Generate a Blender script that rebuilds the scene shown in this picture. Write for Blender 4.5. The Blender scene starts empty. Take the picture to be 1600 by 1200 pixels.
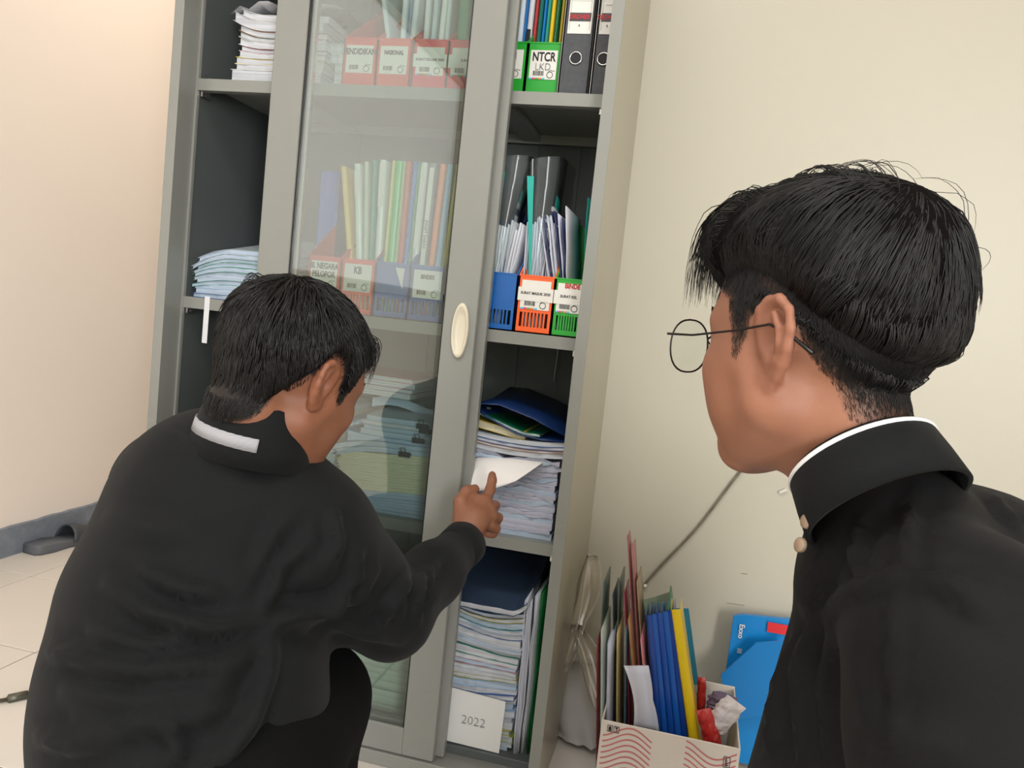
import bpy, bmesh, math, random
import numpy as np
from mathutils import Vector, Matrix
from mathutils.bvhtree import BVHTree
R = random.Random(7)
SC = bpy.context.scene
COL = SC.collection

# ---------------------------------------------------------------- camera
CAM = np.array([1.115, -1.467, .928]); YAW, PIT, ROL, FPX = .224, .083, .104, 1250.
FW = np.array([-math.sin(YAW)*math.cos(PIT), math.cos(YAW)*math.cos(PIT), -math.sin(PIT)])
RT = np.array([math.cos(YAW), math.sin(YAW), 0.]); UP = np.cross(RT, FW)
RT2 = RT*math.cos(ROL)+UP*math.sin(ROL); UP2 = -RT*math.sin(ROL)+UP*math.cos(ROL)
cd = bpy.data.cameras.new('camera'); cam = bpy.data.objects.new('camera', cd); COL.objects.link(cam)
cd.sensor_width = 36; cd.lens = FPX/1600*36; cd.clip_start = .02
mw = Matrix.Identity(4)
for i in range(3):
    mw[i][0] = RT2[i]; mw[i][1] = UP2[i]; mw[i][2] = -FW[i]; mw[i][3] = CAM[i]
cam.matrix_world = mw
SC.camera = cam

# ---------------------------------------------------------------- world, lights, exposure
w = bpy.data.worlds.new('world'); SC.world = w; w.use_nodes = True
w.node_tree.nodes['Background'].inputs[0].default_value = (.75, .85, 1, 1)
w.node_tree.nodes['Background'].inputs[1].default_value = .8
SC.view_settings.view_transform = 'Standard'; SC.view_settings.look = 'None'
SC.view_settings.gamma = 1; SC.view_settings.use_curve_mapping = False
SC.view_settings.exposure = 0.08
def area(name, loc, target, sx, sy, power, col):
    l = bpy.data.lights.new(name, 'AREA'); l.shape = 'RECTANGLE'; l.size = sx; l.size_y = sy
    l.energy = power; l.color = col
    o = bpy.data.objects.new(name, l); COL.objects.link(o); o.location = loc
    o.rotation_euler = (Vector(target)-Vector(loc)).to_track_quat('-Z', 'Y').to_euler()
    return o
area('ceiling_light_front', (.7, -1.5, 2.68), (.7, -1.5, 0), 1.2, .6, 22, (1, .99, .97))
area('ceiling_light_rear', (1.6, -3.6, 2.68), (1.6, -3.6, 0), 1.2, .6, 18, (1, .99, .97))
area('daylight_door', (2.9, -4.62, 1.45), (-.4, 0, .9), 1.5, 1.7, 215, (1, 1, 1))
area('glass_veil_light', (-.93, -2.95, 1.86), (2, -2.95, 1.86), 3.3, 1.6, 13, (.95, .98, 1))  # added panel, mirrored in the door glass as its pale veil
area('glass_veil_fill', (.35, -4.66, 1.86), (.35, 0, 1.86), 2.3, 1.6, 10, (.95, .98, 1))  # added panel that fills the dark corner of the glass reflection
area('passage_lamp', (-.2, 1.0, 2.66), (-.2, 1.0, 0), .3, .3, 13, (1, .86, .70))

# ---------------------------------------------------------------- helpers
def ray(px, py): return FW+RT2*(px-800)/FPX-UP2*(py-600)/FPX
def at(px, py, y=0.):                      # point of the vertical plane y seen at a photo position
    k = ray(px, py); return CAM+k*(y-CAM[1])/k[1]
def ad(px, py, t): return CAM+ray(px, py)*t
def lin(c):
    return tuple(((v/255.)/12.92 if v/255. <= .04045 else ((v/255.+.055)/1.055)**2.4) for v in c)
def pnode(m): return m.node_tree.nodes['Principled BSDF']
MC = {}
def mat(name, rgb, rough=.6, metal=0, noise=0, nscale=20, bump=0, bscale=200, spec=.5, sheen=0, sss=0, alpha=1, stretch=(1,1,1), coat=0):
    if name in MC: return MC[name]
    m = bpy.data.materials.new(name); m.use_nodes = True; MC[name] = m
    nt = m.node_tree; p = pnode(m); c = lin(rgb)
    p.inputs['Base Color'].default_value = (*c, 1); p.inputs['Roughness'].default_value = rough
    p.inputs['Metallic'].default_value = metal; p.inputs['Specular IOR Level'].default_value = spec
    p.inputs['Sheen Weight'].default_value = sheen; p.inputs['Coat Weight'].default_value = coat
    if sss:
        p.inputs['Subsurface Weight'].default_value = sss; p.inputs['Subsurface Radius'].default_value = (1, .35, .2); p.inputs['Subsurface Scale'].default_value = .008
    p.inputs['Alpha'].default_value = alpha
    tc = nt.nodes.new('ShaderNodeTexCoord'); mp = nt.nodes.new('ShaderNodeMapping'); mp.inputs['Scale'].default_value = stretch
    nt.links.new(tc.outputs['Object'], mp.inputs['Vector'])
    if noise:
        n = nt.nodes.new('ShaderNodeTexNoise'); n.inputs['Scale'].default_value = nscale; n.inputs['Detail'].default_value = 5
        mx = nt.nodes.new('ShaderNodeMix'); mx.data_type = 'RGBA'
        mx.inputs['A'].default_value = (*[max(0, v*(1-noise)) for v in c], 1); mx.inputs['B'].default_value = (*[min(1, v*(1+noise)) for v in c], 1)
        nt.links.new(mp.outputs[0], n.inputs['Vector']); nt.links.new(n.outputs['Fac'], mx.inputs['Factor']); nt.links.new(mx.outputs['Result'], p.inputs['Base Color'])
    if bump:
        n = nt.nodes.new('ShaderNodeTexNoise'); n.inputs['Scale'].default_value = bscale; n.inputs['Detail'].default_value = 4
        b = nt.nodes.new('ShaderNodeBump'); b.inputs['Strength'].default_value = bump; b.inputs['Distance'].default_value = .002
        nt.links.new(mp.outputs[0], n.inputs['Vector']); nt.links.new(n.outputs['Fac'], b.inputs['Height']); nt.links.new(b.outputs[0], p.inputs['Normal'])
    return m
def pages_mat(name, rgb, dark=.72):
    """edge of a block of sheets: fine horizontal lines between the leaves"""
    if name in MC: return MC[name]
    m = mat(name, rgb, .8, noise=0); nt = m.node_tree; p = pnode(m); c = lin(rgb)
    tc = nt.nodes.new('ShaderNodeTexCoord'); mp = nt.nodes.new('ShaderNodeMapping'); mp.inputs['Scale'].default_value = (4, 4, 520)
    n = nt.nodes.new('ShaderNodeTexNoise'); n.inputs['Scale'].default_value = 1; n.inputs['Detail'].default_value = 3
    r = nt.nodes.new('ShaderNodeValToRGB'); r.color_ramp.elements[0].position = .36; r.color_ramp.elements[1].position = .56
    r.color_ramp.elements[0].color = (*[v*dark for v in c], 1); r.color_ramp.elements[1].color = (*c, 1)
    nt.links.new(tc.outputs['Object'], mp.inputs[0]); nt.links.new(mp.outputs[0], n.inputs['Vector']); nt.links.new(n.outputs['Fac'], r.inputs[0]); nt.links.new(r.outputs[0], p.inputs['Base Color'])
    b = nt.nodes.new('ShaderNodeBump'); b.inputs['Strength'].default_value = .5; b.inputs['Distance'].default_value = .001
    nt.links.new(n.outputs['Fac'], b.inputs['Height']); nt.links.new(b.outputs[0], p.inputs['Normal'])
    return m
def clear_mat(name, tint=(1, 1, 1), gloss=.1, haze=.05, hazecol=(200, 205, 200), rough=0.02, fres=1.5, smudge=0):
    """thin clear sheet: light passes, a share mirrors by fresnel, a little dust scatters"""
    if name in MC: return MC[name]
    m = bpy.data.materials.new(name); m.use_nodes = True; MC[name] = m; nt = m.node_tree
    for n in list(nt.nodes): nt.nodes.remove(n)
    out = nt.nodes.new('ShaderNodeOutputMaterial'); tr = nt.nodes.new('ShaderNodeBsdfTransparent'); tr.inputs[0].default_value = (*tint, 1)
    gl = nt.nodes.new('ShaderNodeBsdfGlossy'); gl.inputs['Roughness'].default_value = rough
    df = nt.nodes.new('ShaderNodeBsdfDiffuse'); df.inputs[0].default_value = (*lin(hazecol), 1)
    m1 = nt.nodes.new('ShaderNodeMixShader'); m2 = nt.nodes.new('ShaderNodeMixShader'); m1.inputs[0].default_value = haze
    if smudge:
        tc = nt.nodes.new('ShaderNodeTexCoord'); n = nt.nodes.new('ShaderNodeTexNoise'); n.inputs['Scale'].default_value = 7; n.inputs['Detail'].default_value = 6
        r = nt.nodes.new('ShaderNodeMapRange'); r.inputs['From Min'].default_value = .3; r.inputs['From Max'].default_value = .75
        r.inputs['To Min'].default_value = haze*.8; r.inputs['To Max'].default_value = haze*1.3
        nt.links.new(tc.outputs['Object'], n.inputs['Vector']); nt.links.new(n.outputs['Fac'], r.inputs['Value']); nt.links.new(r.outputs[0], m1.inputs[0])
    fr = nt.nodes.new('ShaderNodeFresnel'); fr.inputs[0].default_value = fres
    mu = nt.nodes.new('ShaderNodeMath'); mu.operation = 'MULTIPLY'; mu.inputs[1].default_value = 2; mu.use_clamp = True
    ad_ = nt.nodes.new('ShaderNodeMath'); ad_.operation = 'ADD'; ad_.inputs[1].default_value = gloss-.08; ad_.use_clamp = True
    nt.links.new(fr.outputs[0], mu.inputs[0]); nt.links.new(mu.outputs[0], ad_.inputs[0])
    nt.links.new(tr.outputs[0], m1.inputs[1]); nt.links.new(df.outputs[0], m1.inputs[2])
    nt.links.new(m1.outputs[0], m2.inputs[1]); nt.links.new(gl.outputs[0], m2.inputs[2]); nt.links.new(ad_.outputs[0], m2.inputs[0])
    nt.links.new(m2.outputs[0], out.inputs[0])
    return m

def tag(o, label=None, cat=None, group=None, kind=None):
    if label: o['label'] = label
    if cat: o['category'] = cat
    if group: o['group'] = group
    if kind: o['kind'] = kind
    return o
def empty(name, loc, label, cat, group=None, rot=(0, 0, 0)):
    o = bpy.data.objects.new(name, None); COL.objects.link(o); o.location = [float(v) for v in loc]; o.rotation_euler = rot
    o.empty_display_size = .05
    return tag(o, label, cat, group)
def mobj(name, verts, faces, m, parent=None, smooth=False, loc=None, mats=None, fm=None):
    me = bpy.data.meshes.new(name); me.from_pydata([tuple(map(float, v)) for v in verts], [], faces); me.update()
    o = bpy.data.objects.new(name, me); COL.objects.link(o)
    for q in (mats or [m]): me.materials.append(q)
    if fm is not None: me.polygons.foreach_set('material_index', fm)
    if smooth: me.polygons.foreach_set('use_smooth', [True]*len(me.polygons))
    if parent: o.parent = parent
    if loc is not None: o.location = [float(v) for v in loc]
    return o
class MB:                                  # collects boxes, bars, tubes into one mesh
    def __init__(s): s.v = []; s.f = []; s.m = []
    def add(s, v, f, mi=0):
        n = len(s.v); s.v += [tuple(map(float, q)) for q in v]; s.f += [tuple(i+n for i in q) for q in f]; s.m += [mi]*len(f); return s
    def box(s, x0, y0, z0, x1, y1, z1, mi=0, T=None):
        v = [(x, y, z) for x in (x0, x1) for y in (y0, y1) for z in (z0, z1)]
        if T is not None: v = [T @ Vector(q) for q in v]
        return s.add(v, [(0, 1, 3, 2), (4, 6, 7, 5), (0, 4, 5, 1), (2, 3, 7, 6), (0, 2, 6, 4), (1, 5, 7, 3)], mi)
    def bev(s, x0, y0, z0, x1, y1, z1, b=.002, mi=0):   # box with chamfered vertical+horizontal front edges
        bm = bmesh.new(); bmesh.ops.create_cube(bm, size=1)
        for q in bm.verts: q.co = Vector((x0+(q.co.x+.5)*(x1-x0), y0+(q.co.y+.5)*(y1-y0), z0+(q.co.z+.5)*(z1-z0)))
        bmesh.ops.bevel(bm, geom=bm.edges[:], offset=b, segments=1, affect='EDGES')
        bm.verts.index_update(); s.add([q.co[:] for q in bm.verts], [tuple(x.index for x in f.verts) for f in bm.faces], mi); bm.free(); return s
    def tube(s, pts, rad, n=8, mi=0, cap=True):
        pts = [np.array(p, float) for p in pts]; rs = rad if hasattr(rad, '__len__') else [rad]*len(pts)
        V = []; F = []; up = None
        for i, p in enumerate(pts):
            t = pts[min(i+1, len(pts)-1)]-pts[max(i-1, 0)]; t = t/(np.linalg.norm(t)+1e-9)
            if up is None:
                up = np.cross(t, [0, 0, 1.]); 
                if np.linalg.norm(up) < .1: up = np.cross(t, [0, 1., 0])
            up = up-t*np.dot(up, t); up /= np.linalg.norm(up); q = np.cross(t, up)
            for k in range(n):
                a = 2*math.pi*k/n; V.append(p+(up*math.cos(a)+q*math.sin(a))*rs[i])
        for i in range(len(pts)-1):
            for k in range(n): F.append((i*n+k, i*n+(k+1) % n, (i+1)*n+(k+1) % n, (i+1)*n+k))
        if cap: F += [tuple(range(n))[::-1], tuple((len(pts)-1)*n+k for k in range(n))]
        return s.add(V, F, mi)
    def build(s, name, m, parent=None, smooth=False, loc=None):
        ms = m if isinstance(m, list) else [m]
        return mobj(name, s.v, s.f, None, parent, smooth, loc, ms, s.m)
def bx(name, m, parent, x0, y0, z0, x1, y1, z1, b=0):
    q = MB(); (q.bev(x0, y0, z0, x1, y1, z1, b) if b else q.box(x0, y0, z0, x1, y1, z1)); return q.build(name, m, parent)
def text(name, s, size, M, m, parent, sx=1., bold=0., align='CENTER'):
    """flat lettering; M places it (local x right, local y up), thin real relief"""
    c = bpy.data.curves.new('txt', 'FONT'); c.body = s; c.size = size; c.align_x = align; c.align_y = 'CENTER'; c.offset = bold; c.extrude = .0002; c.resolution_u = 3
    t = bpy.data.objects.new('txt', c); COL.objects.link(t); bpy.context.view_layer.update()
    me = bpy.data.meshes.new_from_object(t.evaluated_get(bpy.context.evaluated_depsgraph_get()))
    bpy.data.objects.remove(t); me.transform(M @ Matrix.Diagonal((sx, 1, 1, 1))); me.materials.clear(); me.materials.append(m)
    o = bpy.data.objects.new(name, me); COL.objects.link(o); o.parent = parent; return o
def FR(x, y, z):                           # frame facing -y at x,y,z
    return Matrix(((1, 0, 0, x), (0, 0, -1, y), (0, 1, 0, z), (0, 0, 0, 1)))

# ---------------------------------------------------------------- materials
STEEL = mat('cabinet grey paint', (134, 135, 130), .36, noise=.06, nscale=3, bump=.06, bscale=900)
STEELIN = mat('shaded cabinet paint', (84, 89, 89), .5, noise=.08, nscale=3)  # the cabinet grey, darkened in the colour for the shade inside
BLACKMETAL = mat('black metal', (24, 24, 26), .35)
CHROME = mat('chrome', (200, 200, 198), .2, metal=1)
CREAM = mat('cream plastic', (208, 200, 180), .35)
INK = mat('black print', (28, 28, 32), .7)
INKGREY = mat('grey print', (110, 112, 115), .7)
REDINK = mat('red print', (190, 45, 50), .7)
PINK = mat('pink print', (225, 60, 140), .7); CYANP = mat('cyan print', (90, 190, 220), .7); GREENP = mat('green print', (90, 165, 70), .7); ORANGEP = mat('orange print', (225, 130, 70), .7)
LABELM = mat('label paper', (222, 220, 214), .7)
PAPER = mat('white paper', (206, 208, 214), .75, noise=.03, nscale=15)
PAGES = pages_mat('page edges', (202, 205, 212))
PAGESB = pages_mat('bluish page edges', (176, 192, 212), .75)
PAGESY = pages_mat('cream page edges', (210, 203, 172), .75)
GLASS = clear_mat('cabinet glass', (.93, .97, .95), .10, .03, (190, 198, 188), .0, 1.5, smudge=1)
GLASS2 = clear_mat('rear door glass', (.96, .98, .97), .03, .01, (190, 198, 188), .0, 1.3)
CLEAR = clear_mat('clear plastic sleeve', (.93, .98, .98), .07, .07, (205, 215, 220), .1, 1.3)

# ---------------------------------------------------------------- the room
def wallmat():
    m = mat('cream wall paint', (188, 183, 168), .42, noise=.025, nscale=1.5, bump=.05, bscale=60)  # toned down in the paint, as the lamps overlight this wall
    return m
WALL = wallmat()
WALLL = mat('brightened peach wall paint', (240, 230, 222), .5, noise=.02, nscale=1.5, bump=.05, bscale=60)  # stronger light on this side put into a lighter, pinker paint
def struct(o): o['kind'] = 'structure'; return o
XR, YB = 3.6, -4.7
struct(bx('wall_back', WALL, None, .35, .42, 0, XR, .56, 2.75))
struct(bx('wall_return', WALL, None, .35, .56, 0, .47, 2.6, 2.75))
struct(bx('wall_far', WALLL, None, -1.2, 2.6, 0, .47, 2.72, 2.75))
struct(bx('wall_left', WALLL, None, -1.12, YB, 0, -.96, 2.6, 2.75))
struct(bx('wall_right', WALL, None, XR, YB, 0, XR+.12, .56, 2.75))
struct(bx('wall_front', WALL, None, -1.12, YB-.12, 0, XR+.12, YB, 2.75))
struct(bx('ceiling', mat('white ceiling', (225, 222, 214), .8), None, -1.2, YB-.12, 2.75, XR+.12, 2.72, 2.85))
# floor tiles, 40 cm, laid parallel to the walls
GROUT = mat('tile grout', (176, 168, 154), .9)
TILE = mat('cream floor tile', (220, 214, 207), .22, noise=.035, nscale=4)
fl = struct(bx('floor', GROUT, None, -1.2, YB-.12, -.06, XR+.12, 2.72, -.004))
bm_ = MB().bev(-.1985, -.1985, -.003, .1985, .1985, .0, .0012); tile_me = None
for i in range(-3, 4):
    for j in range(-3, 7):
        if tile_me is None:
            o = bm_.build('tile', TILE, fl); tile_me = o.data
        else:
            o = bpy.data.objects.new('tile', tile_me); COL.objects.link(o); o.parent = fl
        o.location = (-.16+.4*i, -.05+.4*j-.03, 0)
# blue-grey painted skirting on the left wall, flaking at the top
bl = MB(); R.seed(3); ys = np.linspace(-1.5, 2.6, 120); top = [.095+R.uniform(-.0015, .002) for _ in ys]
V = []; F = []
for y, t in zip(ys, top): V += [(-.96, y, 0), (-.948, y, 0), (-.948, y, t), (-.96, y, t+.002)]
for i in range(len(ys)-1):
    for k in range(4): F.append((4*i+k, 4*i+(k+1) % 4, 4*i+4+(k+1) % 4, 4*i+4+k))
bsm = mat('blue grey skirting paint', (122, 130, 142), .6, noise=.35, nscale=30, bump=.3, bscale=80)
struct(mobj('baseboard_left', V, F, bsm))
struct(bx('baseboard_back', mat('cream skirting', (196, 184, 160), .6), None, .47, .408, 0, XR, .42, .07, .003))

# door opening and two made-up windows behind the photographer: frames only, the light itself is the area light
wf = MB()
for a, b in ((2.05, 2.12), (3.45, 3.52)): wf.box(a, YB, 0, b, YB+.05, 2.35)
wf.box(2.05, YB, 2.28, 3.52, YB+.05, 2.35); struct(wf.build('door_1', CREAM))
wf = MB()
for y in (-4.67, -1.28): wf.box(-.96, y, 1.0, -.915, y+.05, 2.7)
wf.box(-.96, -4.67, 1.0, -.915, -1.23, 1.05); wf.box(-.96, -4.67, 2.67, -.915, -1.23, 2.7); struct(wf.build('added_window_1', CREAM))
wf = MB()
for x in (-.83, 1.5): wf.box(x, YB, 1.0, x+.04, YB+.045, 2.7)
wf.box(-.83, YB, 1.0, 1.54, YB+.045, 1.05); wf.box(-.83, YB, 2.67, 1.54, YB+.045, 2.7); struct(wf.build('added_window_2', CREAM))

# ---------------------------------------------------------------- the cabinet
W, D_, H = .914, .42, 1.83
Z1, Z2, Z3, Z0 = 1.358, .900, .494, .045
cab = empty('filing_cabinet', (0, 0, 0), 'tall grey steel cabinet with sliding glass doors against the cream wall', 'cabinet')
SIDE = mat('cabinet side paint with reflection', (172, 166, 148), .30, noise=.05, nscale=3)  # beige reflection of the wall put into the colour of the grey side
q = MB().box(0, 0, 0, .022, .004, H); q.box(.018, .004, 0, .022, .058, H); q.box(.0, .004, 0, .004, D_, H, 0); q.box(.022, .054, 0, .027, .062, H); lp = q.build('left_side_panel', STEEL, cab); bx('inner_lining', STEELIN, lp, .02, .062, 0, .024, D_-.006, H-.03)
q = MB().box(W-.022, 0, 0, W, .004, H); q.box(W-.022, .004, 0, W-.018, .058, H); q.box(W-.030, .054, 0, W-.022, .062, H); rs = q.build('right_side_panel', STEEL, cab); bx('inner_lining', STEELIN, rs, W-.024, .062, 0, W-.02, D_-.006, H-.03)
bx('outer_side_sheet', SIDE, rs, W-.004, .004, 0, W, D_, H, .001)
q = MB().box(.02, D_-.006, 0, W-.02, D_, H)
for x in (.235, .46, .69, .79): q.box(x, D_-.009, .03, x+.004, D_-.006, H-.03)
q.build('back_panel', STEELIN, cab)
bx('top_panel', STEEL, cab, -.001, -.001, H-.03, W+.001, D_, H+.001, .002)
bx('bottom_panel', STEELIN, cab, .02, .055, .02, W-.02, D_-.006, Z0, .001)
bx('plinth', STEEL, cab, .02, .0, 0, W-.02, .06, .028, .002)
bx('upper_door_track', STEEL, cab, .022, .0, H-.075, W-.022, .055, H-.03, .001)
for z in (Z1, Z2, Z3):
    q = MB().box(.024, .055, z-.003, W-.024, D_-.008, z)          # deck
    q.box(.024, .055, z-.024, W-.024, .057, z-.003)               # front lip
    q.box(.024, .057, z-.024, W-.024, .075, z-.022)               # return
    q.box(.024, D_-.03, z-.024, W-.024, D_-.028, z-.003); q.box(.2, .075, z-.02, .24, D_-.03, z-.004); q.box(.66, .075, z-.02, .70, D_-.03, z-.004)
    sh = q.build('shelf', STEEL, cab)
    for sx in (.03, W-.034):
        b = MB(); b.box(sx, .062, z-.035, sx+.004, .09, z-.022); b.tube([(sx-.002, .075, z-.03), (sx+.006, .075, z-.03)], .003, 6); b.build('shelf_clip', CHROME, sh)
def door(name, x0, x1, y0, sl, sr, label=None, handle=False, zb=.03, zt=H-.04):
    d = empty('sliding_door', (0, 0, 0), None, None); d.parent = cab
    if label: d['label'] = label
    y1 = y0+.018; rb, rt_ = .055, .06
    q = MB().bev(x0, y0, zb, x0+sl, y1, zt, .0015); q.bev(x1-sr, y0, zb, x1, y1, zt, .0015)
    q.build('door_stile', STEEL, d)
    q = MB().bev(x0+sl, y0+.0006, zb, x1-sr, y1, zb+rb, .001); q.build('door_rail', STEEL, d); MB().bev(x0+sl, y0+.0006, zt-rt_, x1-sr, y1, zt, .001).build('door_rail', STEEL, d)
    bx('glass_pane', GLASS if y0 < .02 else GLASS2, d, x0+sl, y0+.007, zb+rb, x1-sr, y0+.010, zt-rt_)
    q = MB()
    for a in (x0+sl, x1-sr-.003): q.box(a, y0+.004, zb+rb, a+.003, y0+.013, zt-rt_)
    q.build('glass_gasket', BLACKMETAL if handle else CHROME, d)
    return d
d1 = door('d', .226, .697, .006, .069, .066, 'front sliding door with glass pane and cream finger pull', True)
d2 = door('d', .236, .712, .030, .062, .070, 'rear sliding door mostly hidden behind the front one')
# oval recessed finger pull
cz, cx = .892, .668; V = []; F = []; rings = [(1., 0), (1., -.006), (.93, -.0085), (.84, -.0075), (.72, -.0035), (.5, -.0015), (.0, -.0012)]; n = 36
for s, y in rings:
    for k in range(n):
        a = 2*math.pi*k/n; ex = .0165*math.copysign(abs(math.cos(a))**.95, math.cos(a)); V.append((cx+ex*(s if s > .9 else s*.95), .006+y, cz+.053*math.sin(a)*s))
for i in range(len(rings)-1):
    for k in range(n): F.append((i*n+k, i*n+(k+1) % n, (i+1)*n+(k+1) % n, (i+1)*n+k))
for s in range(len(V)):                       # push the cup in front of the stile so that it is seen
    V[s] = (V[s][0], min(V[s][1], .0052), V[s][2])
h = mobj('finger_pull', V, F, CREAM, d1, True)
# ================================================================ contents of the cabinet
def cmat(rgb, rough=.45, name=None):
    return mat(name or 'colour %d %d %d' % rgb, rgb, rough, noise=.03, nscale=10)
ORD = ['lowest', 'second', 'third', 'fourth', 'fifth', 'sixth', 'seventh', 'eighth', 'ninth', 'tenth', 'eleventh', 'twelfth', 'thirteenth', 'fourteenth', 'fifteenth', 'sixteenth', 'seventeenth', 'eighteenth', 'nineteenth', 'twentieth', 'twenty-first', 'twenty-second', 'twenty-third', 'twenty-fourth', 'twenty-fifth', 'twenty-sixth', 'twenty-seventh', 'twenty-eighth', 'twenty-ninth', 'thirtieth']
def slab(x0, x1, y0, y1, z, th, sag, nx=12, ny=5, ext=0., rng=R, roundl=0):
    """a limp block of sheets following the sag surface; front edge uneven"""
    V = []; F = []
    j = [rng.uniform(-.0015, .0015) for _ in range(nx+1)]
    for l, zz in ((0, z), (1, z+th)):
        for b in range(ny+1):
            for a in range(nx+1):
                u = a/nx; v = b/ny; x = x0+(x1-x0)*u; y = y0+(y1-y0)*v
                V.append((x, y+(j[a] if b == 0 else 0), zz+sag(x, y, zz)))
    N = (nx+1)*(ny+1)
    for b in range(ny):
        for a in range(nx):
            i = b*(nx+1)+a; F.append((i, i+nx+1, i+nx+2, i+1)); F.append((N+i, N+i+1, N+i+nx+2, N+i+nx+1))
    for a in range(nx):
        F.append((a, a+1, N+a+1, N+a)); i = ny*(nx+1)+a; F.append((i+1, i, N+i, N+i+1))
    for b in range(ny):
        i = b*(nx+1); F.append((i+nx+1, i, N+i, N+i+nx+1)); i += nx; F.append((i, i+nx+1, N+i+nx+1, N+i))
    return V, F
def bundle(name, label, cat, group, x0, x1, y0, y1, z, th, sag, pm, cover=None, ext=.003, rng=R, rot=0):
    """booklet: page block, with a thin cover below and above when cover is given"""
    c = np.array([(x0+x1)/2, (y0+y1)/2, z])
    def rel(V):
        out = []
        for (x, y, zz) in V:
            dx, dy = x-c[0], y-c[1]; ca, sa = math.cos(rot), math.sin(rot)
            out.append((dx*ca-dy*sa, dx*sa+dy*ca, zz-c[2]))
        return out
    e = empty(name, c, label, cat, group)
    t = .0009 if cover else 0
    V, F = slab(x0, x1, y0, y1, z+t, th-2*t, sag, rng=rng); mobj('pages', rel(V), F, pm, e)
    if cover:
        for zz in (z, z+th-t):
            V, F = slab(x0-ext, x1+ext*.5, y0-ext*.6, y1, zz, t, sag, rng=rng); mobj('cover', rel(V), F, cover, e)
    return e
def pile(name, cat, where, group, x0, x1, y0, y1, z, items, sag, jx=.006, jy=.006, seed=1, describe=None, total=None):
    rng = random.Random(seed); zz = z
    for i, it in enumerate(items):
        th, pm, cover, words = it[:4]; a = rng.uniform(-jx, jx); b = rng.uniform(0, jy); dx = it[4] if len(it) > 4 else 0
        n = ORD[i] if i == 0 else ORD[i]+' from the bottom'
        bundle(name, '%s, %s in %s' % (words, n, where), cat, group, x0+a+dx, x1+a*.5, y0+b, y1, zz, th, sag, pm, cover, rng=rng, rot=rng.uniform(-.012, .012))
        zz += th+.0002
    return zz

# ---- box files -------------------------------------------------
def barcode(q, x, y, z, w_, h_):
    rr = random.Random(int(x*1e4)); t = x
    while t < x+w_:
        b = rr.choice((.0006, .001, .0014)); q.box(t, y-.0006, z, t+b, y, z+h_); t += b+rr.choice((.0007, .0011))
def box_file(x0, wd, y0, z, col, label, lab=None, slots=True):
    """magazine file: low slotted front, sloping sides, tall back"""
    m = cmat(col, .3); e = empty('magazine_file', (x0, y0, z), label, 'file box', 'plastic box files on the cabinet shelves')
    t = .0025; hf = .112; hb = .24; dp = .25; q = MB()
    q.box(0, 0, 0, wd, dp, t); q.box(0, dp-t, 0, wd, dp, hb)
    for a in (0, wd-t):                      # side panels with sloping top
        q.add([(a, 0, 0), (a+t, 0, 0), (a+t, dp, 0), (a, dp, 0), (a, 0, hf), (a+t, 0, hf), (a+t, dp*.75, hb), (a, dp*.75, hb), (a+t, dp, hb), (a, dp, hb)],
              [(0, 3, 9, 7, 4), (1, 5, 6, 8, 2), (0, 4, 5, 1), (4, 7, 6, 5), (7, 9, 8, 6), (3, 2, 8, 9), (0, 1, 2, 3)])
    s0, s1 = .012, .040
    if not slots: s1 = s0 = .02
    q.box(0, 0, 0, wd, t, s0); q.box(0, 0, s1, wd, t, hf); n = 9; mx = .008; bw = (wd-2*mx)/(n-1)
    if slots: q.box(0, 0, s0, mx, t, s1); q.box(wd-mx, 0, s0, wd, t, s1)
    for i in range(1, n-1 if slots else 0): q.box(mx+bw*i-.0016, 0, s0, mx+bw*i+.0016, t, s1)
    q.box(0, -.0012, hf-.003, wd, 0, hf)     # rim
    q.build('box_body', m, e)
    if lab:
        kind, big, small, tx = lab
        lw, lh = wd*.80, .056; lx, lz = wd*.5-lw/2, (.046 if slots else .040)
        L = MB().box(lx, -.0016, lz, lx+lw, -.0004, lz+lh); lb = L.build('paper_label', LABELM, e)
        if kind == 'slip':
            MB().box(lx-.006, -.0026, lz+.016, lx+lw+.006, -.0016, lz+.042).build('paper_slip', LABELM, lb)
        if big: text('lettering', big, tx, FR(wd*.5, -.0022, lz+lh*(.76 if '\n' not in big else .66)), INK if kind != 'logo' else REDINK, lb, .72, .0006)
        if small: text('lettering', small, .0072 if kind == 'slip' else .02, FR(wd*.5, -.0029, lz+lh*.55 if kind == 'slip' else lz+lh*.42), INK if kind == 'slip' else INKGREY, lb, .92 if kind == 'slip' else .85, .0002 if kind == 'slip' else -.0003)
        q = MB(); barcode(q, lx+lw*.15, -.0017, lz+.007, .020, .009)
        q.tube([(lx+lw*.78+.006*math.cos(a), -.0022, lz+.009+.006*math.sin(a)) for a in np.linspace(0, 6.28, 12)], .0006, 4); q.tube([(lx+lw*.68, -.0022, lz+.012), (lx+lw*.78, -.0022, lz+.018), (lx+lw*.95, -.0022, lz+.016)], .0005, 4)
        q.build('barcode', INK, lb)
        for i, c in enumerate((CYANP, PINK, GREENP, ORANGEP, CYANP)):
            if kind != 'plain': MB().box(lx+i*lw*.12, -.0018, lz, lx+(i+1)*lw*.12, -.0015, lz+.003).build('colour_patch', c, lb)
    return e
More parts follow.
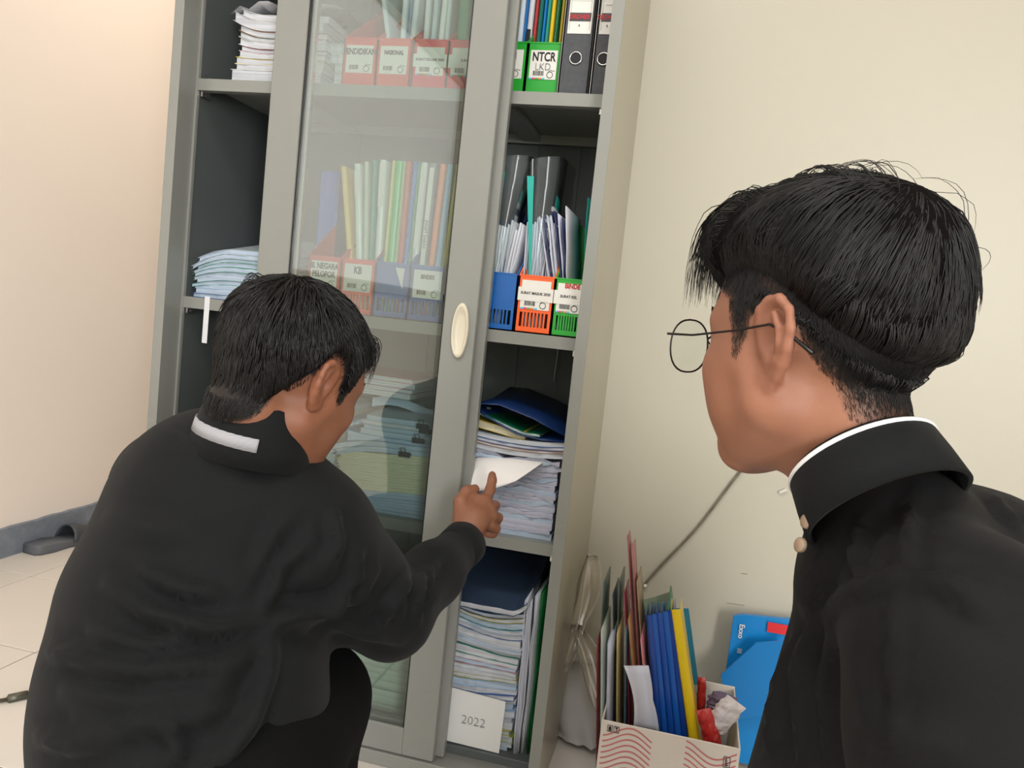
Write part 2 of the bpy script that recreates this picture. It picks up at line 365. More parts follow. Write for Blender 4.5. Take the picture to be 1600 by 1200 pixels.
def folder(x, th, y0, z0, h, dp, col, label, lean=0., spine=None, m=None, tx=None, group=None, yt=0, open_=0):
    """upright document folder: two cover sheets joined by a rounded spine facing the front, papers inside; leans sideways by lean rad"""
    m = m or cmat(col, .35); e = empty('document_folder', (x, y0, z0), label, 'folder', group, (yt, lean, 0))
    V = []; prof = [(0, dp), (0, .006), (th*.12, .0018), (th*.35, 0), (th*.65, 0), (th*.88, .0018), (th, .006), (th, dp)]
    th2 = .0008; q = MB(); pts = prof+[(max(th2, min(th-th2, px)), max(py, th2)) for px, py in prof][::-1]
    n = len(pts); V = [(a, b, 0) for a, b in pts]+[(a, b, h) for a, b in pts]
    F = [(i, (i+1) % n, n+(i+1) % n, n+i) for i in range(n)]; k = len(prof)
    for i in range(k-1): F += [(i, n-1-i, n-2-i, i+1)[::-1], (n+i, n+n-1-i, n+n-2-i, n+i+1)]
    mobj('cover', V, F, m, e)
    bx('papers', PAPER, e, th*.2, .008, .003, th*.8, dp-.006, h-.03)
    if spine:
        (s0, s1, sm) = spine; a = MB().box(th*.14, -.0012, h*s0, th*.86, -.0002, h*s1).build('spine_label', sm, e)
        if tx:
            M = Matrix(((0, 1, 0, th*.5), (0, 0, -1, -.0016), (-1, 0, 0, h*(s0+s1)/2), (0, 0, 0, 1))); text('lettering', tx, min(th*.75, .014), M, INK, a, .8)
    return e

# -------- shelf one (top) ----------------------------------------
z = Z1+.0005
WR = 'stack at left of the top shelf'
red = cmat((165, 70, 60)); olive = cmat((105, 112, 84)); brown = cmat((150, 88, 50)); yel = cmat((196, 178, 60)); whc = cmat((214, 214, 212)); maroon = cmat((140, 60, 80))
def sagL(x, y, zz):
    k = max(0, .15-x)/.15; return .075*k*k*min(1, max(0, (zz-Z1-.04)/.06))
bk = [(.034, PAGES, whc, 'thick white book'), (.011, PAGES, whc, 'thin book'), (.012, PAGES, yel, 'yellow-covered book'), (.011, PAGES, whc, 'white book'),
      (.009, PAGES, maroon, 'maroon-lined white book'), (.013, PAGES, whc, 'white book'), (.010, PAGES, olive, 'book with olive cover'), (.013, PAGES, brown, 'book with brown cover'), (.020, PAGES, whc, 'thick white book'), (.013, PAGES, whc, 'pale curled book')]
pile('book', 'book', WR, 'books stacked at the left of the top shelf', .082, .285, .10, .34, z, bk, sagL, jx=.012, seed=4)
# rumpled plastic wrap lying on the stack
rng = random.Random(5); V = []; F = []
for j in range(9):
    for i in range(13): V.append((-.03+i*.022, j*.025, .004+.016*abs(math.sin(i*1.3+j*.9))+rng.uniform(0, .012)-.012*(i < 3)))
for j in range(8):
    for i in range(12): F.append((j*13+i, j*13+i+1, (j+1)*13+i+1, (j+1)*13+i))
o = mobj('plastic_wrap', V, F, clear_mat('wrap film', (.9, .92, .97), .25, .45, (205, 208, 220), .15), None, True, (.09, .1, z+.15)); tag(o, 'crumpled clear plastic wrap on top of the book stack', 'wrapping')
so = o.modifiers.new('thick', 'SOLIDIFY'); so.thickness = .0008
MB().tube([(.032, .07, z+.012), (.038, .085, z+.003), (.045, .08, z+.001), (.06, .083, z+.001)], .0011, 6).build('wire_piece', CHROME); tag(bpy.data.objects['wire_piece'], 'bent bit of wire on the top shelf at the left panel', 'wire')
# second stack seen through the glass
pile('book', 'book', 'stack left of red box files', 'books stacked behind the glass on the top shelf', .292, .372, .12, .36, z,
     [(.022, PAGES, whc, 'white book'), (.018, PAGES, whc, 'white book'), (.018, PAGES, whc, 'pale book'), (.022, PAGES, whc, 'white book'), (.02, PAGES, whc, 'thick pale book')], lambda x, y, zz: 0, jx=.016, seed=6)
y1_ = .115; SALM = (222, 62, 48); PINKR = (222, 48, 70); GRN = (38, 158, 52); ORG = (238, 98, 44); BLU = (20, 92, 168)
xs1 = [.3225, .398, .4775, .553]
box_file(xs1[0], .075, y1_, z, SALM, 'red box file labelled PENDIDIKAN behind the glass', ('plain', 'PENDIDIKAN', None, .017), slots=False)
box_file(xs1[1], .075, y1_, z, (226, 74, 46), 'orange-red box file right of the one labelled PENDIDIKAN', ('plain', 'NASIONAL', None, .012), slots=False)
box_file(xs1[2], .0745, y1_, z, PINKR, 'pinkish red box file with taped paper slip behind the glass', ('slip', '', 'SURAT KELUAR 2020', .012), slots=False)
box_file(xs1[3], .075, y1_, z, PINKR, 'pinkish red box file cut by the right door stile', ('slip', '', 'SURAT', .012), slots=False)
box_file(.6425, .0735, y1_, z, GRN, 'green box file with letters S N beside the door edge', ('hand', 'GS N', 'LKD', .020), slots=False)
box_file(.7170, .0675, y1_, z, GRN, 'green box file labelled NTCR left of the lever arch files', ('hand', 'NTCR', 'LKD', .024), slots=False)
zf = z+.004
def fset(specs, y0, z0, gp, h=.31):
    for (x, th, col, lab, lean, *more) in specs:
        kw = more[0] if more else {}
        hh = kw.pop('h', h); yy = kw.pop('y', y0)
        folder(x, th, yy, z0, hh, .2, col, lab, lean, group=gp, **kw)
G1 = 'folders standing in the box files of the top shelf'
wsp = (.05, .95, LABELM)
fset([(.425, .011, (200, 214, 222), 'pale folder leaning left in the orange-red box file', -.22, dict(h=.27)),
      (.433, .012, (214, 222, 228), 'white folder in orange-red box file, behind glass', -.02),
      (.447, .008, (120, 160, 205), 'pale blue folder right of a white one behind glass', .0),
      (.457, .013, (216, 220, 226), 'white folder standing across the gap left of the pinkish red box file', .02, dict(y=y1_+.012)),
      (.484, .012, (222, 224, 226), 'white folder, leftmost inside the pinkish red box file', -.02),
      (.498, .011, (190, 205, 214), 'grey-white folder in middle of pinkish red box file', .0),
      (.512, .012, (224, 226, 228), 'white folder leaning right in pinkish red box file', .02),
      (.528, .010, (200, 212, 216), 'narrow pale folder before the mint green one behind glass', .0),
      (.558, .022, (60, 160, 120), 'mint green folder behind glass next to the door stile', -.02)], y1_+.03, zf, G1)
fset([(.668, .013, (214, 218, 226), 'white folder right next to the door edge, top shelf', 0),
      (.6825, .012, (205, 216, 232), 'second white folder from the door edge, top shelf', .0),
      (.6955, .005, (40, 120, 190), 'thin blue folder among white ones in green box file', .0),
      (.7012, .011, (214, 218, 226), 'white folder with black band right of the thin blue one', .0, dict(spine=(.36, .46, INK))),
      (.7155, .006, (196, 68, 66), 'thin red folder in front corner of NTCR box file', .0),
      (.7225, .0095, (20, 105, 95), 'dark teal folder, leftmost in NTCR box file', .0),
      (.7330, .006, (24, 120, 195), 'blue folder between teal and sea-green in NTCR box file', .0),
      (.7400, .007, (38, 150, 130), 'sea-green folder in middle of NTCR box file', .0),
      (.7480, .0085, (226, 190, 36), 'bright yellow folder in NTCR box file', .0),
      (.7575, .0095, (12, 105, 66), 'dark green folder between two yellow ones', .0),
      (.7685, .007, (206, 176, 40), 'narrow yellow folder, rightmost in NTCR box file', .0)], y1_+.03, zf, G1)
def lever(x, wd, label, hand=None):
    m = mat('mottled grey card', (72, 74, 78), .7, noise=.35, nscale=90); e = empty('lever_arch_file', (x, .10, z), label, 'ring binder', 'grey lever arch files on the top shelf')
    h, dp = .318, .28; q = MB()
    q.box(0, 0, 0, .003, dp, h); q.box(wd-.003, 0, 0, wd, dp, h); q.box(0, 0, 0, wd, .003, h); q.build('card_cover', m, e)
    bx('papers', PAPER, e, .008, .012, .004, wd-.008, dp-.02, h-.02)
    bx('edge_strip', CHROME, e, -.0006, -.0006, 0, .0004, .001, h); bx('edge_strip', INK, e, wd-.001, -.0008, 0, wd+.0008, .002, h)
    lx0, lx1 = wd*.13, wd*.9
    lb = MB().box(lx0, -.0014, h*.39, lx1, -.0004, h*.92).build('spine_label', LABELM, e)
    q = MB().box(lx0+.002, -.002, .147, lx1-.002, -.0014, .163).build('black_band', cmat((60, 52, 58)), lb)
    text('lettering', 'ORDNER', .0115, FR(wd*.5, -.0024, .155), REDINK, lb, .85, .0003)
    text('lettering', 'B', .006, FR(wd*.5, -.0018, .139), INK, lb)
    g = MB()
    for zz in (.185, .205, .225, .245): g.box(lx0+.003, -.0016, zz, lx1-.003, -.0013, zz+.0004)
    g.box(lx0+.003, -.0016, .131, lx0+.0036, -.0013, .28); g.box(lx1-.0036, -.0016, .131, lx1-.003, -.0013, .28); g.build('ruled_line', INKGREY, lb)
    if hand:
        MB().box(lx0+.008, -.003, .178, lx1+.012, -.0018, .222).build('paper_slip', LABELM, lb); text('lettering', hand, .007, FR(wd*.62, -.0035, .204), INK, lb, .9, .0002)
    q = MB(); ringp = [(wd*.5+.0115*math.cos(a), -.0015, .078+.0115*math.sin(a)) for a in np.linspace(0, 2*math.pi, 25)]; q.tube(ringp, .0018, 6, cap=False); q.build('finger_ring', CHROME, e, True)
    n = 20; mobj('finger_hole', [(wd*.5+.0098*math.cos(6.2832*k/n), -.0012, .078+.0098*math.sin(6.2832*k/n)) for k in range(n)]+[(wd*.5+.0098*math.cos(6.2832*k/n), .0, .078+.0098*math.sin(6.2832*k/n)) for k in range(n)], [tuple(range(n))[::-1]]+[(k, (k+1) % n, n+(k+1) % n, n+k) for k in range(n)], INK, e)
lever(.787, .0595, 'grey lever arch file with blank ORDNER label next to NTCR box file')
lever(.851, .0395+.0, 'grey lever arch file with slip of paper, half behind the cabinet frame', 'SURAT K')

# -------- shelf two ----------------------------------------------
z = Z2+.0005
grc = cmat((10, 128, 92)); bluc = cmat((40, 84, 150)); lbl = cmat((150, 178, 206)); clr = cmat((176, 188, 196), .3)
def sagD(x, y, zz):
    h = (zz-Z2)/.09; k = max(0, .13-x)/.10; return -.030*k*k*min(1, h)*(.4 if zz < Z2+.03 else 1)+.055*max(0, y-.06)/.3*min(1, h)**2
D_it = [(.010, PAGESB, bluc, 'papers in blue cover'), (.012, PAGESB, lbl, 'pale blue bundle of papers'), (.009, PAGESB, None, 'white bundle with torn corner'), (.010, PAGESB, grc, 'papers in green cover'),
        (.009, PAGESB, None, 'white bundle of papers'), (.008, PAGESB, clr, 'papers in clear cover'), (.011, PAGESB, grc, 'papers in green cover'), (.008, PAGESB, clr, 'papers in clear cover'),
        (.008, PAGESB, grc, 'thin papers in green cover'), (.009, PAGESB, clr, 'papers in clear cover'), (.010, PAGESB, clr, 'papers in clear grey cover')]
pile('paper_bundle', 'papers', 'drooping stack on second shelf', 'bundles at the left of the second shelf', .036, .262, .075, .36, z, D_it, sagD, jx=.008, seed=9)
y2 = .058
box_file(.3115, .0740, y2, z, SALM, 'red box file labelled NEGARA PELOPOR above the crouching person', ('plain', 'BI. NEGARA\nPELOPOR', None, .0165))
box_file(.3865, .0740, y2, z, (232, 70, 44), 'orange-red box file labelled KB behind the glass', ('plain', 'KB', None, .020))
bf = box_file(.4615, .0745, y2, z, BLU, 'blue box file with torn white triangle of paper behind glass')
mobj('paper_scrap', [(.042, -.001, .102), (.062, -.001, .102), (.060, -.001, .060)], [(0, 2, 1)], LABELM, bf)
box_file(.5370, .0740, y2, z, BLU, 'blue box file with printed label behind glass', ('plain', 'BINDEX', None, .0115))
box_file(.6840, .0740, y2, z, BLU, 'plain blue box file right of the door edge')
box_file(.7600, .0720, y2, z, ORG, 'orange box file labelled SURAT MASUK 2020', ('slip', '', 'SURAT MASUK 2020', .012))
g = box_file(.8325, .0570, y2, z, GRN, 'green box file cut off by the right cabinet frame', ('slip', '', 'SURAT KEL', .012))
text('lettering', 'BINDE', .013, FR(.034, -.0022, .097), REDINK, g, .8, .0005)
G2 = 'folders standing in box files of the second shelf'
z2f = z+.004
folder(.268, .046, .16, z2f-.003, .30, .2, (52, 84, 168), 'wide blue binder behind glass left of the yellow folder', 0, group=G2)
fset([(.400, .012, (232, 196, 90), 'yellow folder leaning left behind the glass', -.17, dict(h=.30)),
      (.412, .015, (214, 222, 214), 'white folder with paper label, right of leaning yellow folder', -.11, dict(spine=(.78, .95, LABELM), h=.305)),
      (.426, .010, (196, 206, 186), 'pale grey-green folder in KB box file', -.08, dict(h=.31)),
      (.437, .0075, (70, 160, 140), 'teal folder behind glass left of a striped white folder', -.055),
      (.446, .0145, (218, 226, 224), 'white folder with red stripes near its top', -.035, dict(spine=(.70, .98, LABELM))),
      (.4625, .007, (214, 214, 120), 'pale yellow-green folder beside bright green one', .0),
      (.4700, .0155, (44, 186, 90), 'bright green glossy folder behind glass', .0),
      (.4862, .006, (176, 196, 140), 'thin sage folder right of the bright green one', .0),
      (.4930, .0110, (206, 84, 74), 'red folder behind glass in the plain blue box file', .0),
      (.5050, .0095, (60, 120, 200), 'blue folder right of the red one behind glass', .01),
      (.5155, .0055, (50, 160, 120), 'thin green folder before white spine with writing', .01),
      (.5220, .0135, (216, 224, 224), 'white folder with dark lower part behind glass', .01, dict(spine=(.45, .97, LABELM))),
      (.5400, .0135, (120, 134, 140), 'grey folder with handwritten white spine strip', .012, dict(spine=(.12, .97, LABELM), tx='JIWAPT DARAH')),
      (.5560, .0125, (236, 130, 84), 'orange paper folder behind glass', .03),
      (.5700, .0130, (110, 180, 220), 'light blue glossy folder behind glass', .035),
      (.5845, .0100, (222, 214, 96), 'yellow folder next to the right door stile', .045)], y2+.03, z2f, G2, h=.315)
# clear map folders with loose papers
def sheets(name, label, grp, x, y, zb, n, wd, h, lean, fan, cols=None, cat='papers', m=None, seed=1):
    rng = random.Random(seed); e = empty(name, (x, y, zb), label, cat, grp)
    for i in range(n):
        q = MB(); dx = i*wd/n; ln = lean+fan*i/n; hh = h*(1-rng.uniform(0, .10)); V = []; F = []
        for a in range(7):
            u = a/6; bend = math.sin(u*math.pi)*.004*rng.uniform(-.6, 1)
            for yy in (0, .09, .19): V.append((dx+u*hh*math.sin(ln)+bend, yy+rng.uniform(0, .002)+i*.0012, u*hh*math.cos(ln)))
        for a in range(6):
            for b in range(2): i0 = a*3+b; F.append((i0, i0+3, i0+4, i0+1))
        o = mobj('sheet', V, F, (cols[i % len(cols)] if cols else (m or PAPER)), e, True)
        s_ = o.modifiers.new('thick', 'SOLIDIFY'); s_.thickness = rng.uniform(.0008, .0022)
    return e
TEAL = cmat((24, 160, 150)); GREYP = cmat((126, 124, 112)); NAVY = cmat((40, 48, 86)); PAPERV = mat('violet-white paper', (200, 202, 216), .7)
sheets('paper_sheets', 'fanned white sheets inside the left clear map folder', 'loose papers in second shelf box files', .690, y2+.02, z2f, 12, .026, .215, -.02, .20, seed=3)
sheets('card_sheets', 'olive grey card sheets low in the left clear map folder', 'loose papers in second shelf box files', .716, y2+.045, z2f, 4, .014, .20, -.02, .1, [GREYP, cmat((62, 98, 84))], seed=4)
sheets('paper_sheets', 'rolled white sheets inside the right clear map folder', 'loose papers in second shelf box files', .768, y2+.018, z2f, 13, .040, .225, -.04, .10, [PAPERV, PAPER], seed=5)
sheets('paper_sheets', 'white and navy sheets leaning left above green box file', 'loose papers in second shelf box files', .842, y2+.012, z2f, 8, .022, .25, -.26, .16, [PAPERV, NAVY, PAPER, PAPERV, NAVY], seed=6)
sheets('card_sheets', 'brown and teal card standing behind at the right frame', 'loose papers in second shelf box files', .872, y2+.10, z2f, 3, .012, .285, -.04, .02, [TEAL, cmat((150, 140, 130)), TEAL], seed=8)
def map_folder(x, th, label, seed, xt, htl, htr):
    e = empty('clear_map_folder', (x, y2+.008, z2f), label, 'folder', 'clear map folders in the second shelf box files')
    V = []; F = []; n = 10
    for i, (yy, s) in enumerate(((.19, 0), (.10, 0), (.03, .0), (.006, .15), (0, .5), (.006, .85), (.03, 1), (.10, 1.), (.19, 1.))):
        for a in range(n+1):
            u = a/n; ww = th*(.35+.65*u); h_ = htl+(htr-htl)*(i/8)
            V.append((xt*u*u+ww*s, yy, u*h_))
    for i in range(8):
        for a in range(n): k = i*(n+1)+a; F.append((k, k+1, k+n+2, k+n+1))
    mobj('clear_cover', V, F, CLEAR, e, True)
    q = MB(); a = [(x_, -.001, z_) for x_, z_ in ((.002+xt*.02, .004), (.002+xt*.2, htl*.45), (.0+xt, htl*.93))]
    # teal strip, a tapering band along the spine
    V = []; F = []
    for k in range(9):
        u = k/8; xo = xt*u*u; V += [(xo+.004+th*.30*(1-u)**1.4, .003-.001, u*htl*.93), (xo+.004+th*.30*(1-u)**1.4+.004+.010*u*u, .0025-.001, u*htl*.93)]
    for k in range(8): F.append((2*k, 2*k+1, 2*k+3, 2*k+2))
    o = mobj('teal_strip', V, F, TEAL, e); s_ = o.modifiers.new('t', 'SOLIDIFY'); s_.thickness = .0006
    return e
map_folder(.688, .062, 'clear map folder bulging with papers in the plain blue box file', 1, .002, .325, .345)
map_folder(.764, .066, 'clear map folder with teal strip and bright creases in the orange box file', 2, -.016, .320, .350)
MB().box(.108, .012, .808, .120, .0125, .905).build('paper_strip', PAPER); tag(bpy.data.objects['paper_strip'], 'white paper strip hanging from second shelf left of the crouching person', 'paper')

# -------- shelf three --------------------------------------------
z = Z3+.0005
def sagA(x, y, zz):
    h = min(1, max(0, (zz-Z3)/.16)); k = (x-.79)/.095; return .006*h*k*k+.0045*h*math.sin(x*60+zz*90)+.0025*math.sin(x*130+zz*240)*min(1, h*3)
rng = random.Random(12); A = []; PAGESV = pages_mat('violet page edges', (186, 188, 206), .6)
for i in range(17):
    A.append((rng.choice((.0065, .0078, .0095, .012)), PAGESV if i % 3 else PAGESB, None, rng.choice(('folded white paper bundle', 'white paper bundle with wavy edge', 'thin bundle of white papers'))))
zt = pile('paper_bundle', 'papers', 'stack the hand points at', 'paper bundles in the right-hand stack of the third shelf', .702, .876, .072, .36, z, A, sagA, jx=.007, jy=.009, seed=13)
kraft = cmat((150, 112, 80)); yl2 = cmat((190, 168, 52)); gr2 = cmat((0, 110, 72)); navy = cmat((20, 46, 94), .35)
A2 = [(.009, PAGES, clr, 'white papers in clear cover'), (.005, PAGES, kraft, 'brown card folder of papers'), (.007, PAGES, bluc, 'papers in dark blue cover'), (.009, PAGES, clr, 'white papers in thin cover')]
def sag0(x, y, zz): return .003*math.sin(x*40)
zt2 = zt+.003; zz = zt2
for i, (th, pm, cv, wd) in enumerate(A2):
    bundle('paper_bundle', wd+' under the big navy binder', 'papers', None, .696, .882, .068+.002*i, .36, zz, th, lambda x, y, q: .006*((x-.79)/.09)**2, pm, cv, rot=.01*(i % 2)); zz += th+.0006
def sagw(x, y, q): return .012*max(0, (.78-x)/.08)
bundle('document_folder', 'yellow folder under the green one, right stack', 'folder', None, .690, .80, .08, .34, zz, .016, sagw, PAGESY, yl2); 
bundle('document_folder', 'green folder wedged right under the navy binder', 'folder', None, .690, .83, .078, .34, zz+.017, .006, lambda x, y, q: .03*max(0, (.80-x)/.1)**1.1-.008, PAGES, gr2)
# navy binder, gaping open towards the front, lying slanted
nb = empty('ring_binder', (.695, .07, zz+.004), 'navy blue binder lying slanted and gaping on top of right stack', 'ring binder')
V = []; F = []; pr_ = [(0, .045), (.0, .062), (.012, .068), (.03, .066), (.18, .028+.0)]
lowp = [(0, .045), (.03, .030), (.09, .006), (.14, .001), (.185, .003)]
upp = [(0, .045), (.008, .058), (.05, .060), (.12, .042), (.187, .016)]
for nm, pts in (('lower_cover', lowp), ('upper_cover', upp)):
    V = []; F = []
    for yy, dz in ((0, 0), (.12, .002), (.26, .016)):
        for (a, b) in pts: V.append((a, yy-(.006 if nm[0] == 'u' else 0), b+dz))
    n = len(pts)
    for j in range(2):
        for k in range(n-1): F.append((j*n+k, j*n+k+1, (j+1)*n+k+1, (j+1)*n+k))
    o = mobj(nm, V, F, navy, nb, True); s_ = o.modifiers.new('t', 'SOLIDIFY'); s_.thickness = .0022; s_.offset = 0
bx('rivet', CHROME, nb, .026, -.009, .049, .034, -.004, .053)
MB().tube([(.79, .40, zz+.10), (.792, .405, zz+.2), (.796, .408, Z2-.03)], .0012, 5).build('hanging_cord', LABELM); tag(bpy.data.objects['hanging_cord'], 'thin white cord hanging down the cabinet back above the navy binder', 'cord')
# the white page the hand points at: lifted, hanging over the stack front
V = []; F = []; nx_, ny_ = 14, 8
P00, P10, P01, P11 = at(734, 718, .068), at(847, 722, .062), at(732, 768, .030), at(806, 752, .030)
for j in range(ny_+1):
    v = j/ny_
    for i in range(nx_+1):
        u = i/nx_; p = (P00*(1-u)+P10*u)*(1-v)+(P01*(1-u)+P11*u)*v
        p = p+np.array([0, -.008*math.sin(v*math.pi), .004*math.sin(u*4)*(1-v)-.005*math.sin(u*math.pi)*v]); V.append(p)
for j in range(2):                    # rest of the sheet runs back into the stack
    for i in range(nx_+1):
        u = i/nx_; V.append(P00*(1-u)+P10*u+np.array([0, .06*(j+1), .0]))
for j in range(ny_):
    for i in range(nx_): k = j*(nx_+1)+i; F.append((k, k+1, k+nx_+2, k+nx_+1))
b0 = (ny_+1)*(nx_+1)
for i in range(nx_): F.append((i+1, i, b0+i, b0+i+1)); F.append((b0+i+1, b0+i, b0+nx_+1+i, b0+nx_+2+i))
o = mobj('paper_sheet', V, F, mat('bright white sheet', (232, 228, 226), .7), None, True); s_ = o.modifiers.new('t', 'SOLIDIFY'); s_.thickness = .001; tag(o, 'plain white sheet under the pointing finger, curling out of the stack', 'paper')
# middle stack behind the glass
B = []; rng = random.Random(21)
for i in range(7): B.append((rng.uniform(.005, .0075), PAGESB, lbl, 'thin booklet in pale blue cover', 0))
for i in range(13): B.append((rng.uniform(.005, .0072), PAGESY, cmat((206, 206, 178)), 'thin cream booklet', 0))
def sagB(x, y, zz): return .004*math.sin(x*22+1)*min(1, (zz-Z3)/.05)
ztb = pile('booklet', 'booklet', 'middle glass stack', 'booklets in the middle stack behind the glass', .408, .655, .080, .37, z, B, sagB, jx=.003, jy=.004, seed=22)
for i in range(3): q = MB().box(0, 0, 0, .016, .18, .004+.004*(i == 1)).build('yellow_cover', cmat((206, 180, 80)), None, loc=(.396, .09+.003*i, ztb-.010-.022*i)); tag(q, 'yellow cover edge sticking out left of the middle stack, %s' % ('topmost', 'middle one', 'lowest')[i], 'cover', 'yellow covers sticking out of the middle stack')
def clip(x, y, z_, parent, s=1.):
    q = MB(); q.add([(0, 0, 0), (.02*s, 0, 0), (.02*s, .012, .004), (0, .012, .004), (0, 0, .009*s), (.02*s, 0, .009*s), (.02*s, .012, .005), (0, .012, .005)], [(0, 1, 5, 4), (0, 3, 2, 1), (4, 5, 6, 7), (1, 2, 6, 5), (0, 4, 7, 3)])
    q.tube([(.006*s, 0, .009*s), (.003*s, -.004, .015*s), (.012*s, -.004, .016*s), (.012*s, 0, .009*s)], .0009, 5)
    return q.build('binder_clip', BLACKMETAL, parent, loc=(x, y, z_))
top = [(.011, PAGESB, lbl, .395, .66, .05, 1), (.010, PAGESB, clr, .392, .655, .035, 0), (.009, PAGESB, cmat((84, 150, 200)), .420, .665, .0, 0), (.011, PAGESB, clr, .448, .662, .0, 1), (.009, PAGESB, lbl, .452, .664, .03, 0), (.008, PAGES, clr, .450, .66, .02, 1), (.011, PAGESB, clr, .456, .665, .04, 1)]
zz = ztb+.001; wt = ['lowest', 'second', 'third', 'fourth', 'fifth', 'sixth', 'topmost']
for i, (th, pm, cv, a, b_, rt, cl) in enumerate(top):
    e = bundle('paper_bundle', '%s of seven clipped paper bundles, middle stack behind glass' % wt[i], 'papers', 'clipped bundles on the middle stack', a, b_, .085, .34, zz, th, lambda x, y, q_: .010*max(0, (.50-x)/.08)**2*(-1 if q_ < ztb+.03 else .5)+.02*max(0, y-.1)*(q_ > ztb+.05), pm, cv, rot=rt)
    if cl: clip(.012+.006*(i % 3), -.137, -.002, e, 1.25)
    zz += th+.0008
bundle('paper_bundle', 'clear bag of papers lying at the back on the clipped bundles', 'papers', None, .42, .66, .20, .38, zz, .022, lambda x, y, q: .01*math.sin(x*30), PAGESB, CLEAR)
bundle('paper_bundle', 'folded pale blue papers tilted against the clipped bundles', 'papers', None, .415, .452, .09, .2, ztb+.042, .008, lambda x, y, q: .4*(x-.415), PAGESB, lbl)
# left stack, mostly behind the crouching person
C_ = [(rng.uniform(.007, .013), rng.choice((PAGES, PAGESY, PAGESB)), rng.choice((None, clr, gr2, lbl, None)), 'bundle of papers') for _ in range(21)]
pile('paper_bundle', 'papers', 'left stack behind glass', 'bundles in the left stack of the third shelf', .20, .392, .085, .36, z, C_, lambda x, y, q: 0, jx=.010, seed=31)
C3 = [(.012, PAGES, clr, 'greyish bundle'), (.010, PAGES, cmat((170, 70, 90)), 'bundle with dull red cover'), (.012, PAGES, clr, 'greyish bundle'), (.010, PAGES, cmat((180, 84, 100)), 'bundle with pinkish cover')]
pile('paper_bundle', 'papers', 'pile behind the clipped bundles', 'bundles at the back of the third shelf', .30, .52, .18, .39, Z3+.235, C3, lambda x, y, q: -.02*(x-.3), jx=.01, seed=32)
# -------- bottom -------------------------------------------------
z = Z0+.0005; rng = random.Random(41)
Fp = [(rng.uniform(.009, .019), pages_mat('greenish page edges', (186, 206, 190)), cmat((196, 208, 194)), 'thick pale bundle') for _ in range(12)]
pile('paper_bundle', 'papers', 'bottom stack behind glass', 'bundles in the bottom stack behind the glass', .36, .612, .085, .35, z, Fp, lambda x, y, q: 0, jx=.006, jy=.012, seed=42)
bundle('document_folder', 'dark teal plastic cover on the bottom stack behind glass', 'folder', None, .40, .60, .14, .37, z+.195, .02, lambda x, y, q: .25*max(0, y-.14), PAGESB, cmat((70, 104, 112)))
covs = [None, clr, cmat((150, 178, 60)), None, cmat((176, 168, 70)), None, clr, lbl, None, clr, cmat((60, 98, 160)), None, lbl, cmat((160, 152, 60)), None, clr, cmat((170, 100, 96)), None, cmat((20, 120, 100)), PAPER, PAPER, clr, cmat((60, 90, 150)), lbl, cmat((10, 120, 70)), cmat((150, 140, 50)), cmat((60, 110, 150))]
nmz = {id(clr): 'clear'}
G_ = []
for i, c in enumerate(covs): G_.append((rng.choice((.008, .010, .0125, .017)), PAGES if i % 4 else PAGESB, c, 'bundle of papers' if c is None else 'bundle of papers in a thin cover', rng.uniform(-.004, .004)))
ztg = pile('paper_bundle', 'papers', 'tall bottom right stack', 'bundles in the tall bottom stack', .690, .836, .075, .36, z, G_, lambda x, y, q: .006*math.sin((x-.69)*20+q*30)*min(1, (q-Z0)/.05)+.008*((x-.77)/.08)**2*min(1, (q-Z0)/.2), jx=.008, jy=.010, seed=43)
bundle('document_folder', 'large dark blue-grey plastic cover on top of tall bottom stack', 'folder', None, .690, .842, .072, .37, ztg+.001, .012, lambda x, y, q: .22*max(0, y-.07)+.016*max(0, (x-.82)/.02), PAGES, mat('dark slate plastic', (62, 78, 104), .3))
e = empty('note_card', (.697, .068, .048), 'white card reading 2022 leaning on the tall bottom stack', 'card')
V = [(-.002, -.004, 0), (.122, -.004, -.002), (.124, .0, .106), (.003, .0, .112), (-.002, -.0025, 0), (.122, -.0025, -.002), (.124, .0015, .106), (.003, .0015, .112)]
mobj('card_sheet', V, [(0, 1, 2, 3), (7, 6, 5, 4), (0, 4, 5, 1), (1, 5, 6, 2), (2, 6, 7, 3), (3, 7, 4, 0)], mat('card', (226, 226, 224), .7), e)
text('lettering', '2022', .026, FR(.062, -.0042, .052) @ Matrix.Rotation(-.0, 4, 'Z'), INKGREY, e, 1., -.0006)
sheets('paper_sheets', 'upright white papers between tall bottom stack and cabinet side', None, .846, .075, z, 7, .020, .335, -.03, .02, [PAPERV, PAPER, PAPERV, PAPER, CLEAR], seed=44)
sheets('card_sheets', 'thin green card behind upright white papers at the bottom right', None, .872, .085, z, 2, .006, .35, -.02, .0, [cmat((20, 104, 52))], seed=45)

# ================================================================ beside the cabinet
# cardboard box with wave print
bxm = mat('white carton', (214, 204, 196), .7, noise=.04, nscale=12); X0, X1, Y0, Y1, HB = 1.022, 1.272, -.022, .232, .205
cb = empty('carton', ((X0+X1)/2, (Y0+Y1)/2, 0), 'white carton with red wave print holding folders beside the cabinet', 'box')
w2, d2 = (X1-X0)/2, (Y1-Y0)/2; t = .003
def wall_(nm, x0, y0, x1, y1, zt_=HB): return bx(nm, bxm, cb, x0, y0, 0, x1, y1, zt_, .0008)
fp = wall_('front_panel', -w2, -d2, w2, -d2+t); wall_('back_panel', -w2, d2-t, w2, d2, HB+.004); wall_('side_panel', -w2, -d2+t, -w2+t, d2-t); wall_('side_panel', w2-t, -d2+t, w2, d2-t); bx('bottom_panel', bxm, cb, -w2+t, -d2+t, .0005, w2-t, d2-t, .003)
redw = cmat((196, 110, 110), .7); q = MB()
